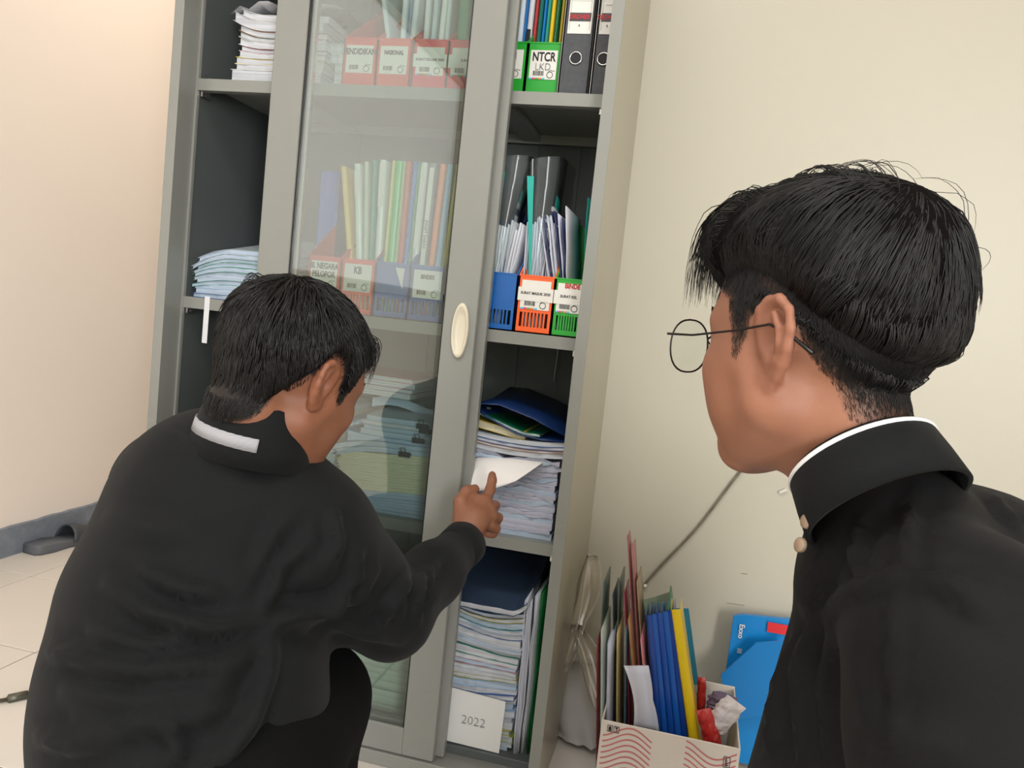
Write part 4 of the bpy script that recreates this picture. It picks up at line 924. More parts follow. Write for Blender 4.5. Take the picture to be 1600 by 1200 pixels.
HAIRM = mat('black hair', (18, 16, 16), .45, spec=.42)
HAIRM2 = mat('soft black hair', (17, 16, 17), .5, spec=.45)
class Strands:
    def __init__(s): s.V = []; s.F = []; s.n = 0
    def add(s, P, r0, r1=.0001):
        P = np.asarray(P); n = len(P); T = np.gradient(P, axis=0); T /= np.linalg.norm(T, axis=1)[:, None]+1e-9
        ref = np.array([.31, .52, .79]); A = np.cross(T, ref); A /= np.linalg.norm(A, axis=1)[:, None]+1e-9; B = np.cross(T, A)
        r = np.linspace(0, 1, n)[:, None]; r = r0*(1-r**2.2)+r1*r**2.2
        for k in range(3):
            a = 2*math.pi*k/3; s.V.append(P+(A*math.cos(a)+B*math.sin(a))*r)
        i = np.arange(n-1)
        for k in range(3):
            k2 = (k+1) % 3; s.F.append(np.stack([s.n+k*n+i, s.n+k2*n+i, s.n+k2*n+i+1, s.n+k*n+i+1], 1))
        s.n += 3*n
    def build(s, name, m, parent):
        o = qmesh(name, np.concatenate(s.V), np.concatenate(s.F), m, parent); o['kind'] = 'stuff'; return o
CLOTH = mat('black cotton cloth', (15, 17, 19), .75, sheen=.03, spec=.18, noise=.15, nscale=30, bump=.35, bscale=1400)
TROUS = mat('black trousers cloth', (11, 11, 12), .9, spec=.12, bump=.3, bscale=1200)
def folds(V, Q, lines, bv=None):
    """raise creases along polylines that were cast onto the cloth surface; lines: (pixel polyline, width, height)"""
    e1 = V[Q[:, 1]]-V[Q[:, 0]]; e2 = V[Q[:, 3]]-V[Q[:, 0]]; fn = np.cross(e1, e2); N = np.zeros_like(V)
    for k in range(4):
        for d in range(3): N[:, d] += np.bincount(Q[:, k], fn[:, d], len(V))
    N /= np.linalg.norm(N, axis=1)[:, None]+1e-12
    bvh = BVHTree.FromPolygons([tuple(v) for v in V], Q.tolist()); H = np.zeros(len(V))
    for pts, w_, h in lines:
        P = []
        for (ax_, ay), (bx_, by) in zip(pts[:-1], pts[1:]):
            m = max(2, int(math.hypot(bx_-ax_, by-ay)/14))
            for t in range(m): P.append((ax_+(bx_-ax_)*t/m, ay+(by-ay)*t/m))
        P.append(pts[-1]); hit = []
        for p in P:
            r_ = ray(*p); r_ = r_/np.linalg.norm(r_); q = bvh.ray_cast(Vector(CAM), Vector(r_))[0]
            if q is not None: hit.append(np.array(q))
        if len(hit) < 2: continue
        hit = np.array(hit); lo, hi = hit.min(0)-3*w_, hit.max(0)+3*w_; sel = np.where(np.all((V > lo) & (V < hi), 1))[0]; best = np.full(len(sel), 9.); tt = np.zeros(len(sel))
        n = len(hit)
        for i in range(n-1):
            a, b = hit[i], hit[i+1]; ab = b-a; L = ab@ab+1e-12
            if L > .01: continue
            t = np.clip((V[sel]-a)@ab/L, 0, 1); d = np.linalg.norm(V[sel]-a-t[:, None]*ab, axis=1); m = d < best; best[m] = d[m]; tt[m] = (i+t[m])/(n-1)
        env = np.sin(np.clip(tt, 0, 1)*math.pi)**.6; x = best/w_
        H[sel] += 2.4*h*env*(np.exp(-x*x)-.45*np.exp(-(x-1.7)**2*1.2))
    return V+N*H[:, None]
def wrinkle(V, amp, sc, seed=0):
    """gentle irregular waviness in the cloth"""
    rng = np.random.RandomState(seed); H = 0
    for k in range(7):
        d = rng.normal(size=3); d /= np.linalg.norm(d); f = sc*(1+.6*k); H = H+np.sin(V@d*f+rng.uniform(0, 6)+1.5*np.sin(V@rng.normal(size=3)*sc*.4))/(1+.7*k)
    return H*amp
def band(name, C, M, prof, m, parent, a0=0, a1=360, n=48, rx=1., ry=1., zfun=None):
    """collar-like ring: prof = (radius, height) cross-section, swept round the axis"""
    V = []; F = []; closed = a1-a0 >= 360; k = len(prof); ns = n if closed else n+1
    for i in range(ns):
        a = math.radians(a0+(a1-a0)*i/n)
        for r, h in prof: V.append(C+M @ np.array([rx*r*math.sin(a), ry*r*math.cos(a), h+(zfun(a) if zfun else 0)]))
    for i in range(n if not closed else n):
        j = (i+1) % ns
        for q in range(k): F.append((i*k+q, i*k+(q+1) % k, j*k+(q+1) % k, j*k+q))
    if not closed: F.append(tuple(range(k))[::-1]); F.append(tuple(range((ns-1)*k, ns*k)))
    return mobj(name, V, F, m, parent, True)

def legs(Fd, hips, knees, ankles, toes, r=1., k=.03):
    for h, kn, an, to in zip(hips, knees, ankles, toes):
        Fd.chain([h, kn], [.085*r, .060*r], k); Fd.chain([kn, an], [.056*r, .040*r], k)
def feet(Fd, ankles, toes):
    for an, to in zip(ankles, toes):
        an = np.array(an); to = np.array(to); Fd.seg(an, an*.3+to*.7+[0, 0, -.01], .036, .026, .02); Fd.seg(an+[0, 0, -.04], to, .03, .020, .02)

# ---------------- crouching person -------------------------------
P1 = empty('person', (.62, -.66, 0), 'person in black shirt crouching with back to camera, pointing at papers in the cabinet', 'person')
SK1 = skin_mat('brown skin', (134, 88, 66))
OFF1 = np.array([.62, -.66, 0])
h1 = np.array([.37, .93, 0]); hM = frame(h1, .36, .10); hC = ad(452, 592, 1.03); 
NB = ad(412, 705, 1.03)                                   # base of the neck
up1, lo1 = ad(345, 805, 1.07), ad(295, 1130, .98)
rr = np.array([.93, -.37, 0]); ff = np.array([.37, .93, 0])
shR, shL = ad(470, 848, 1.05), ad(278, 765, 1.14)
elR, wrR = ad(610, 962, 1.16), ad(722, 852, 1.400)
elL = shL+np.array([.05, .13, -.22]); wrL = elL+np.array([.02, .10, -.13])
hipR, hipL = lo1+rr*.09+[0, 0, -.06], lo1-rr*.10+[0, 0, -.06]
knR, knL = ad(495, 1090, 1.14), np.array([.42, -.30, .40])
anR, anL = np.array([.70, -.50, .085]), np.array([.50, -.52, .085])
toR, toL = anR+[.05, .13, -.062], anL+[.03, .14, -.062]
# hand, seen from the back: index extended up onto the sheet, thumb to the left, other fingers curled
T_ = lambda x, y, t: ad(x, y, t)
def hand1(Fd):
    k = .006; g = .0093
    Fd.seg(T_(724, 850, 1.402), T_(740, 812, 1.425), .0225, .024, .012); Fd.seg(T_(722, 843, 1.405), T_(722, 800, 1.430), .018, .015, .012)
    Fd.seg(T_(738, 812, 1.428), T_(757, 785, 1.455), .022, .0135, .012); Fd.seg(T_(742, 818, 1.425), T_(767, 804, 1.450), .020, .0125, .012)
    Fd.seg(T_(730, 815, 1.425), T_(745, 783, 1.455), .018, .013, .012)
    # index
    for a, b, ra, rb in (((757, 787, 1.455), (766, 765, 1.478), .0112, .0098), ((766, 765, 1.478), (769, 750, 1.492), .0096, .0086), ((769, 750, 1.492), (769, 742, 1.500), .0086, .0074)): Fd.seg(T_(*a), T_(*b), ra, rb, .004)
    # thumb
    for a, b, ra, rb in (((720, 812, 1.425), (719, 784, 1.440), .014, .0125), ((719, 784, 1.440), (729, 768, 1.458), .0118, .0105), ((729, 768, 1.458), (742, 764, 1.470), .0104, .0088)): Fd.seg(T_(*a), T_(*b), ra, rb, .005)
    # curled fingers: knuckle -> first joint -> tucked tip
    for kn, j1, j2, tp, r_ in (((764, 794, 1.452), (773, 790, 1.478), (768, 800, 1.492), (757, 808, 1.484), .0100),
                               ((768, 807, 1.447), (778, 809, 1.470), (773, 819, 1.482), (762, 822, 1.474), .0097),
                               ((765, 820, 1.440), (775, 826, 1.458), (770, 834, 1.468), (760, 834, 1.461), .0088)):
        for a, b, s1_, s2_ in ((kn, j1, 1.12, 1.), (j1, j2, 1., .95), (j2, tp, .95, .85)): Fd.seg(T_(*a), T_(*b), r_*s1_, r_*s2_, .003)
hr = lambda c, r, st: (c-r, c+r, st)
fx = [hr(hC[0], .125, .0030), (.715, .815, .0028)]; fy = [hr(hC[1], .135, .0030), (-.175, .0, .0028)]; fz = [hr(hC[2]-.01, .15, .0030), (.49, .655, .0028)]
B = Field(axis(.18, 1.0, .013, fx), axis(-1.0, .02, .013, fy), axis(0., 1.05, .013, fz))
B.seg(NB+[0, 0, -.02], hC+hM @ [0, -.035, -.05], .058, .054, .03)       # neck
B.seg(up1, lo1, .12, .13, .04); B.seg(shL, shR, .055, .055, .04); B.seg(NB+[0, 0, -.06], shR, .04, .045, .03); B.seg(NB+[0, 0, -.06], shL, .04, .045, .03)
B.chain([shR, elR, wrR], [.045, .038, .026], .02); B.chain([shL, elL, wrL], [.045, .038, .026], .02)
B.seg(wrL, wrL+[.07, .03, -.01], .026, .026, .02); 
for i in range(4): B.seg(wrL+[.07, .03-.018*i+.02, -.01], wrL+[.13, .04-.02*i+.02, -.03], .010, .008, .004)
B.seg(wrL+[.03, .05, 0], wrL+[.08, .09, .0], .012, .009, .005)
legs(B, (hipR, hipL), (knR, knL), (anR, anL), (toR, toL), .86); feet(B, (anR, anL), (toR, toL)); hand1(B)
head_sdf(B, hC, hM, 1.0)
V, Q = B.mesh(); V = laplace(V, Q, 2, .45)
q = (V-hC) @ hM; near = np.linalg.norm(q, axis=1) < .17
st = np.where(near, ss(-.004, .012, q[:, 2]-(hairline(q[:, 1])-.022*ss(-.045, -.075, q[:, 1])))*ss(.0, .01, .13-q[:, 1])*ss(-.135, -.12, q[:, 1]), 0)*(np.linalg.norm(q*[1, .8, .8], axis=1) < .12)*(np.abs(q[:, 0]) < .0795)
goat = np.exp(-(((q[:, 0])/.022)**2+((q[:, 1]-.080)/.022)**2+((q[:, 2]+.108)/.016)**2))*.95*near
red = np.clip(np.exp(-((np.abs(q[:, 0])-.085)/.02)**2-((q[:, 1]+.012)/.03)**2-((q[:, 2]-.003)/.05)**2)*.25, 0, 1)*near+np.exp(-((q[:, 0]/.022)**2+((q[:, 1]-.092)/.012)**2+((q[:, 2]+.063)/.010)**2))*.7*near
body1 = qmesh('body', V-OFF1, Q, SK1, P1, dict(stub=np.clip(st+goat, 0, 1), red=red))
# finger nails
def nail(parent, c, d, nrm, L, w_, off):
    c = np.array(c); d = d/np.linalg.norm(d); nrm = nrm-d*(nrm@d); nrm /= np.linalg.norm(nrm); s = np.cross(d, nrm); V = []; F = []
    for j in range(4):
        for i in range(5): u = (i/4-.5)*2; V.append(c+d*L*(j/3-.5)+s*w_*u+nrm*(.0004-.0022*u*u)-off)
    for j in range(3):
        for i in range(4): k = j*5+i; F.append((k, k+1, k+6, k+5))
    mobj('fingernail', V, F, mat('nail', (196, 146, 122), .3), parent, True)
nail(P1, ad(742, 760.5, 1.4655), ad(742, 764, 1.47)-ad(729, 768, 1.458), -RT*0-ray(742, 764)+UP*.5, .010, .0052, OFF1)
# shirt
S_ = Field(axis(.12, .98, .0095, []), axis(-1.02, -.02, .0095, []), axis(.26, .95, .0095, []))
S_.seg(up1, lo1, .143, .156, .05); S_.seg(ad(290, 950, 1.04), ad(282, 1040, 1.02), .150, .154, .05); S_.seg(lo1, lo1+[.0, .0, -.1], .156, .156, .05)
S_.seg(shL, NB+[0, 0, -.085], .068, .050, .03); S_.seg(shR, NB+[.005, -.01, -.050], .078, .060, .03); S_.seg(shL, up1, .08, .12, .05)
mid = shR*.45+elR*.55; S_.chain([shR, mid, elR], [.084, .074, .058], .03); S_.chain([elR, elR*.45+wrR*.55, wrR], [.058, .047, .038], .03)
S_.seg(up1+ff*.04, shR, .1, .09, .05); S_.chain([shL, elL, wrL], [.075, .055, .04], .03)
V, Q = S_.mesh(); V = laplace(V, Q, 3, .5)
lines1 = [([(640, 1000), (560, 985), (500, 960)], .012, .006), ([(590, 880), (560, 930), (480, 968), (400, 975)], .012, .008), ([(560, 860), (560, 900), (520, 940), (430, 965)], .010, .008),
    ([(520, 790), (530, 850), (510, 890)], .009, .006), ([(640, 905), (610, 940), (600, 980)], .009, .007), ([(668, 880), (650, 930), (655, 975)], .008, .006), ([(690, 870), (672, 900), (676, 950)], .007, .005),
    ([(480, 855), (440, 880), (425, 930), (400, 960)], .008, .006), ([(470, 790), (430, 830), (400, 900)], .010, .004),
    ([(410, 975), (330, 985), (240, 960), (160, 905)], .010, .007), ([(430, 1005), (340, 1040), (230, 1050), (110, 1030)], .011, .008), ([(400, 1040), (320, 1080), (200, 1095), (90, 1080)], .011, .008),
    ([(380, 1090), (300, 1120), (180, 1135), (100, 1120)], .011, .007), ([(350, 930), (280, 920), (210, 890)], .010, .005), ([(430, 985), (420, 1050), (390, 1130), (340, 1200)], .012, .007),
    ([(300, 1000), (220, 1010), (130, 985)], .009, .006), ([(330, 660), (400, 700), (450, 750)], .010, .003), ([(240, 670), (300, 700), (380, 740)], .012, .003), ([(160, 800), (230, 830), (330, 830)], .014, .003),
    ([(260, 1130), (280, 1170), (260, 1200)], .009, .006), ([(60, 1000), (90, 1020), (150, 1025)], .010, .006), ([(50, 1150), (110, 1165), (200, 1160)], .010, .006)]
V = folds(V, Q, lines1); e = wrinkle(V, .0012, 18, 2); V = V+((V-lo1)/np.linalg.norm(V-lo1, axis=1)[:, None])*e[:, None]
cutz = V[:, 2] < .285; V[cutz, 2] = .285+(V[cutz, 2]-.285)*.2
shirt1 = qmesh('shirt', V-OFF1, Q, CLOTH, P1)
# cuff, collar, striped trim
wd_ = wrR-elR; wd_ /= np.linalg.norm(wd_); a_ = np.cross(wd_, [0, 0, 1.]); a_ /= np.linalg.norm(a_); CM = np.stack([a_, np.cross(wd_, a_), wd_], 1)
band('cuff', wrR-OFF1-wd_*.035, CM, [(.040, 0), (.041, .045), (.0385, .0465), (.034, .045), (.035, 0)], CLOTH, P1)
nz = (hC+hM @ np.array([0, -.03, -.05]))-NB; nz = nz+ff*.035+np.array([0, 0, .02]); nz /= np.linalg.norm(nz); nf = ff-nz*(ff@nz); nf /= np.linalg.norm(nf); NM = np.stack([np.cross(nf, nz), nf, nz], 1)
cC = ad(408, 647, 1.015)
band('collar', cC-OFF1, NM, [(.081, -.056), (.079, -.034), (.076, -.012), (.069, .018), (.067, .020), (.065, .018), (.072, -.056)], CLOTH, P1, rx=.94, ry=.97)
TRIM = mat('grey striped trim', (196, 194, 196), .8); nt = TRIM.node_tree; wv = nt.nodes.new('ShaderNodeTexWave'); wv.inputs['Scale'].default_value = 190; wv.bands_direction = 'Z'; tcn = nt.nodes.new('ShaderNodeTexCoord'); rp = nt.nodes.new('ShaderNodeValToRGB'); rp.color_ramp.elements[0].color = (.16, .16, .18, 1); rp.color_ramp.elements[1].color = (.50, .50, .53, 1)
nt.links.new(tcn.outputs['Object'], wv.inputs['Vector']); nt.links.new(wv.outputs['Fac'], rp.inputs[0]); nt.links.new(rp.outputs[0], pnode(TRIM).inputs['Base Color'])
o = band('collar_trim', cC-OFF1, NM, [(.0800, -.034), (.0785, -.018), (.0765, -.018), (.0780, -.034)], TRIM, P1, 125, 228, rx=.94, ry=.97); o['label'] = 'light grey striped band below the collar'
# trousers and shoes
K_ = Field(axis(.2, .95, .012, []), axis(-1.0, -.1, .012, []), axis(.06, .62, .012, []))
legs(K_, (hipR, hipL), (knR, knL), (anR, anL), (toR, toL), 1.12); K_.seg(hipR, hipL, .12, .12, .05); K_.seg(hipR+[0, .0, .02], knR+[-.01, -.02, .0], .11, .082, .04)
V, Q = K_.mesh(); V = laplace(V, Q, 2, .5); qmesh('trousers', V-OFF1, Q, TROUS, P1)
# hair: cap plus strands
def hair_cap(C, M, grow, parent, OFF, m, cut, seed, extra=None, st=.0035, soft=.014):
    Rr = .17; Fd = Field(axis(C[0]-Rr, C[0]+Rr, st, []), axis(C[1]-Rr, C[1]+Rr, st, []), axis(C[2]-Rr+.03, C[2]+Rr+.03, st, []))
    Fd.ell(C+M @ np.array([0, -.012, .038]), np.array([.075, .094, .083])+grow, M, .01); Fd.ell(C+M @ np.array([0, .022, .02]), np.array([.066, .068, .075])+grow*.8, M, .03)
    if extra: extra(Fd)
    V, Q = Fd.mesh(); m = mat('hair base', (13, 11, 11), .9, spec=.05); q = (V-C) @ M; z = q[:, 2]-cut(q)
    # below the cut the cap shrinks into the head, so its border lies on the skin
    d = ss(soft, -.004, z)[:, None]; cen = np.array([0, -.005, .02]); q = cen+(q-cen)*(1-d*(grow+.012)/.085)
    s_ = np.sin(q[:, 0]*520+np.sin(q[:, 2]*70)*2+q[:, 1]*90)*.0007*(1-d[:, 0]); q = q+((q-cen)/np.linalg.norm(q-cen, axis=1)[:, None])*s_[:, None]
    keep = (z > -.005)[Q].all(1); Q = Q[keep]; used = np.unique(Q); mp_ = -np.ones(len(V), int); mp_[used] = np.arange(len(used))
    return qmesh('hair', C+q[used] @ M.T-OFF, mp_[Q], m, parent)
nape = lambda y: hairline(y)-.022*ss(-.045, -.075, y)
cut1 = lambda q: nape(q[:, 1])+.006
hair1 = hair_cap(hC, hM, .0075, P1, OFF1, HAIRM, cut1, 1, lambda Fd: Fd.seg(hC+hM @ [0, -.034, -.01], hC+hM @ [0, -.022, -.085], .058, .054, .02))
def cap_bvh(o, OFF, C, M):
    V = (np.array([v.co[:] for v in o.data.vertices])+OFF-C) @ M
    return BVHTree.FromPolygons([tuple(v) for v in V], [tuple(p.vertices) for p in o.data.polygons])
CAPB = [cap_bvh(hair1, OFF1, hC, hM)]
def surf(d, g):       # point on the hair cap in direction d (head frame), lifted by g
    d = d/np.linalg.norm(d); o = np.array([0, -.005, .02]); h = CAPB[0].ray_cast(Vector(o+d*.3), Vector(-d), .3)[0]
    return np.array(h)+d*g if h is not None else surf0(d, g)
def surf0(d, g):       # point on the skull in direction d (head frame), lifted by g
    d = d/np.linalg.norm(d); c1, r1 = np.array([0, -.012, .038]), np.array([.075, .094, .083])+g
    o = np.array([0, -.005, .02])-c1; a = ((d/r1)**2).sum(); b = 2*(o*d/r1**2).sum(); c = ((o/r1)**2).sum()-1; t = (-b+math.sqrt(max(0, b*b-4*a*c)))/(2*a)
    return np.array([0, -.005, .02])+d*t
def grow_hair(C, M, OFF, parent, m, N, flow, length, lift, seed, ok, rad=.0006, clump=90, steps=7):
    rng = np.random.RandomState(seed); S = Strands(); cen = np.array([0, -.005, .02]); cl = []
    for _ in range(clump):
        d = rng.normal(size=3); d /= np.linalg.norm(d); cl.append((d, rng.normal(size=3)*.25, rng.uniform(.75, 1.3), rng.uniform(.6, 1.5)))
    CD = np.array([c[0] for c in cl]); made = 0
    while made < N:
        d = rng.normal(size=3); d /= np.linalg.norm(d); p = surf(d, .002)
        if not ok(p, rng): continue
        c = cl[int(np.argmax(CD@d))]; L = length(p)*c[2]*rng.uniform(.75, 1.15); P = []; dd = d.copy(); lf = lift(p)*c[3]
        for k in range(steps):
            u = k/(steps-1); g = -.001+lf*(1-(1-u)**2)*.8; x = surf(dd, g); P.append(x)
            nrm = dd; f = flow(x, p, u)+c[1]*.5+rng.normal(size=3)*.10; f = f-nrm*(f@nrm); f /= np.linalg.norm(f)+1e-9
            dd = dd+f*(L/(steps-1))/.095; dd /= np.linalg.norm(dd)
        S.add(C+np.array(P) @ M.T-OFF, rad*rng.uniform(.7, 1.4)); made += 1
    return S.build('hair_strands', m, parent)
crown1 = np.array([.01, -.055, .118])
def flow1(x, p, u):
    v = x-crown1; v = v/(np.linalg.norm(v)+1e-6); f = v*.9+np.array([0, .25, -.55]);
    if x[1] > .03: f = f+np.array([.15, .3, -.3])
    return f
def ok1(p, rng): return p[2] > nape(p[1])+.004 and abs(p[0]) < .09
grow_hair(hC, hM, OFF1, P1, HAIRM, 6500, flow1, lambda p: .034 if p[2] > .06 else .022, lambda p: .007 if p[2] > .07 else .004, 3, ok1, .00075, 260)
# fringe hanging over the forehead and tufts at the back
rng = np.random.RandomState(8); S = Strands()
for i in range(420):
    x0 = rng.uniform(-.05, .048); p0 = np.array([x0, rng.uniform(.060, .078)-abs(x0)*.3, rng.uniform(.072, .098)]); L = rng.uniform(.035, .055); P = []
    for k in range(8):
        u = k/7; P.append(p0+np.array([.010*u+rng.normal()*.0006, .017*math.sin(u*2.0)+.002, .002*math.sin(u*2)-.036*u*u])*L/.045)
    S.add(hC+np.array(P) @ hM.T-OFF1, .0007)
for i in range(150):
    a = rng.uniform(1.6, 3.3); p0 = np.array([-.072*math.sin(a)*1.0, -.012+.09*math.cos(a)*.9, rng.uniform(.06, .10)]); o_ = p0-np.array([0, -.01, .04]); o_ /= np.linalg.norm(o_); P = [p0+o_*(.016*math.sin(u*2.2))+np.array([0, 0, -.035*u*u])+np.cross(o_, [0, 0, 1])*.012*u*(1 if i % 2 else -1) for u in np.linspace(0, 1, 7)]; S.add(hC+np.array(P) @ hM.T-OFF1, .0005)
S.build('fringe', HAIRM, P1)
def brows(C, M, OFF, parent, S_=1.):
    for s in (-1, 1):
        rng = np.random.RandomState(5); B_ = Strands()
        for i in range(160):
            u = rng.uniform(0, 1); x = s*(.014+.036*u); y = .0935-.020*u*u; z = .0255+.006*math.sin(u*2.4)+rng.uniform(-.003, .003); B_.add(C+np.array([(x+s*.006*k, y-.003*k*u+.0015, z+.0015*k) for k in (0, .5, 1)]) @ M.T-OFF, .0004)
        B_.build('eyebrow', HAIRM2, parent)
def eyes(C, M, OFF, parent):
    for s in (-1, 1):
        c = C+M @ np.array([s*.0315, .0765, .0045])-OFF; q = MB(); V = []; F = []; n = 14
        for j in range(n//2+1):
            th = math.pi*j/(n//2)
            for i in range(n): ph = 2*math.pi*i/n; V.append(c+M @ np.array([.0118*math.sin(th)*math.cos(ph), .0118*math.cos(th), .0118*math.sin(th)*math.sin(ph)]))
        for j in range(n//2):
            for i in range(n): F.append((j*n+i, j*n+(i+1) % n, (j+1)*n+(i+1) % n, (j+1)*n+i))
        fm = [1 if f[0]//n < 1 else 0 for f in F]; mobj('eye', V, F, None, parent, True, None, [mat('eye white', (220, 214, 206), .2), mat('dark iris', (40, 24, 18), .15)], fm)
brows(hC, hM, OFF1, P1); eyes(hC, hM, OFF1, P1)
rng = np.random.RandomState(77); S = Strands()
for i in range(420):
    x = rng.uniform(-.022, .022); p0 = np.array([x, .088-.25*abs(x)+rng.uniform(-.012, .004), -.104+rng.uniform(-.008, .008)]); S.add(hC+np.array([p0+np.array([x*.1, .004, -.014])*k for k in (0, .5, 1)]) @ hM.T-OFF1, .0004)
S.build('goatee', HAIRM, P1)
def short_hairs(body, OFF, C, M, parent, m, lowf, highf, N, seed, rad, lmax):
    bv = cap_bvh(body, OFF, C, M); rg = np.random.RandomState(seed); S = Strands(); made = 0; tries = 0; cen = np.array([0, -.005, .0])
    while made < N and tries < N*25:
        tries += 1; d = rg.normal(size=3); d /= np.linalg.norm(d); h = bv.ray_cast(Vector(cen+d*.16), Vector(-d), .2)
        if h[0] is None: continue
        p = np.array(h[0]); lo_, hi_ = lowf(p[1]), highf(p[1]); u = (p[2]-lo_)/max(.004, hi_-lo_)
        if u < 0 or p[2] > hi_+.02 or p[1] > .062 or (abs(p[0]) > .078 and p[1] > -.045 and p[1] < .01) or rg.rand() > .25+u: continue
        n_ = np.array(h[1]); n_ = n_ if n_ @ d > 0 else -n_; L = (.0035+lmax*min(1, u)**1.5)*rg.uniform(.7, 1.2)
        f = np.array([0, -.35, -1.])+rg.normal(size=3)*.22; f = f-n_*(f @ n_); f /= np.linalg.norm(f)
        S.add(C+np.array([p+f*L*k+n_*(.0016*math.sin(k*2.2)*min(1, u+.3)) for k in (0, .33, .67, 1)]) @ M.T-OFF, rad*rg.uniform(.7, 1.2)); made += 1
    S.build('short_hair', m, parent)
short_hairs(body1, OFF1, hC, hM, P1, HAIRM, nape, lambda y: nape(y)+.02, 2600, 11, .00045, .012)

# ---------------- nearer person with glasses ---------------------
OFF2 = np.array([1.35, -.80, 0]); P2 = empty('person', OFF2, 'person with round glasses and black collared shirt watching, nearest at right', 'person')
SK2 = skin_mat('light brown skin', (154, 106, 84), (136, 76, 62))
gM = frame(np.array([-.74, .67, 0]), .03, -.02); gC = ad(1278, 552, .690)
N2 = ad(1370, 745, .700); c2a, c2b = ad(1490, 990, .72), ad(1440, 1330, .70)
s2L, s2R = ad(1505, 1000, .56), ad(1640, 1020, .86)
e2L = ad(1500, 1330, .55); w2L = e2L+np.array([-.12, .10, -.14]); e2R = s2R+np.array([-.05, .03, -.27]); w2R = e2R+np.array([-.12, -.04, -.16])
hp = [c2b+np.array([.06, -.09, -.12]), c2b+np.array([.06, .09, -.12])]; kn = [np.array([hp[0][0]-.24, hp[0][1]-.02, .075]), np.array([hp[1][0]-.24, hp[1][1]+.05, .075])]; an = [k_+np.array([.36, 0, -.01]) for k_ in kn]; to = [a+np.array([.11, .0, -.035]) for a in an]
fx = [hr(gC[0], .13, .0030)]; fy = [hr(gC[1], .135, .0030)]; fz = [hr(gC[2]-.01, .15, .0030)]
B = Field(axis(.75, 1.75, .013, fx), axis(-1.25, -.35, .013, fy), axis(0., 1.20, .013, fz))
B.seg(N2+[0.015, 0.01, -.08], gC+gM @ [0, -.030, -.05], .050, .051, .03)
B.seg(c2a, c2b, .12, .125, .04); B.seg(s2L, s2R, .05, .05, .04); B.seg(N2+[0, 0, -.09], s2L, .035, .045, .03); B.seg(N2+[0, 0, -.09], s2R, .035, .045, .03)
B.chain([s2L, e2L, w2L], [.045, .036, .026], .02); B.chain([s2R, e2R, w2R], [.045, .036, .026], .02)
for w_ in (w2L, w2R):
    B.seg(w_, w_+[-.06, .01, 0], .026, .024, .02)
    for i in range(4): B.seg(w_+[-.06, .03-.019*i, 0], w_+[-.125+.01*abs(i-1.5), .034-.021*i, -.015], .0095, .008, .004)
    B.seg(w_+[-.02, .03, 0], w_+[-.07, .06, -.01], .012, .009, .005)
legs(B, hp, kn, an, to, .86); feet(B, an, to); head_sdf(B, gC, gM, 1.0, .004, .14, 1.08, .064)
V, Q = B.mesh(); V = laplace(V, Q, 2, .45)
q = (V-gC) @ gM; near = np.linalg.norm(q, axis=1) < .17
hl = hairline(q[:, 1]); z = q[:, 2]-hl; st = np.clip(z/.034, 0, 1)**.65; st = np.where((q[:, 1] > .03) & (z > 0), np.maximum(st, ss(.0, .03, z)*.75), st)
st = np.where(near & (z > -.002), st, 0)*(np.linalg.norm(q*[1, .8, .8], axis=1) < .12)*(np.abs(q[:, 0]) < .079)
red = np.exp(-((np.abs(q[:, 0])-.088)/.02)**2-((q[:, 1]+.012)/.03)**2-((q[:, 2]-.003)/.05)**2)*.25*near+np.exp(-((q[:, 0]/.024)**2+((q[:, 1]-.092)/.012)**2+((q[:, 2]+.063)/.010)**2))*.7*near
body2 = qmesh('body', V-OFF2, Q, SK2, P2, dict(stub=st, red=red)); brows(gC, gM, OFF2, P2); eyes(gC, gM, OFF2, P2)
S_ = Field(axis(1.0, 1.80, .009, []), axis(-1.22, -.45, .009, []), axis(.18, .95, .009, []))
S_.seg(c2a, c2b, .135, .155, .05); S_.seg(N2+[.012, -.034, -.042], c2a, .066, .12, .03); S_.seg(N2+[.02, .0, -.09], s2L, .055, .07, .05); S_.seg(N2+[.03, 0, -.085], s2R, .060, .07, .05)
S_.chain([s2L, s2L*.5+e2L*.5, e2L], [.074, .070, .062], .03); S_.chain([e2L, w2L], [.055, .038], .02); S_.chain([s2R, e2R], [.074, .062], .03); S_.chain([e2R, w2R], [.055, .038], .02)
V, Q = S_.mesh(); V = laplace(V, Q, 3, .5)
lines2 = [([(1265, 975), (1320, 925), (1400, 900), (1480, 915), (1600, 1000)], .006, .0035), ([(1440, 745), (1428, 800), (1405, 900)], .006, .0035), ([(1355, 800), (1340, 860), (1335, 905)], .006, .0045),
    ([(1300, 850), (1280, 900), (1250, 960)], .009, .005), ([(1275, 960), (1255, 1050), (1262, 1200)], .010, .007), ([(1300, 990), (1290, 1080), (1300, 1200)], .009, .006), ([(1400, 905), (1395, 1050), (1405, 1200)], .004, .0022),
    ([(1480, 735), (1540, 760), (1590, 830)], .008, .003), ([(1450, 900), (1520, 920), (1600, 930)], .010, .003), ([(1240, 1000), (1220, 1080), (1200, 1180)], .010, .005), ([(1340, 1120), (1420, 1160), (1500, 1150)], .012, .003)]
V = folds(V, Q, lines2); e = wrinkle(V, .0009, 16, 5); V = V+((V-c2a)/np.linalg.norm(V-c2a, axis=1)[:, None])*e[:, None]
qmesh('shirt', V-OFF2, Q, mat('black twill cloth', (15, 15, 17), .75, sheen=.02, spec=.2, noise=.1, nscale=30, bump=.3, bscale=1500), P2)
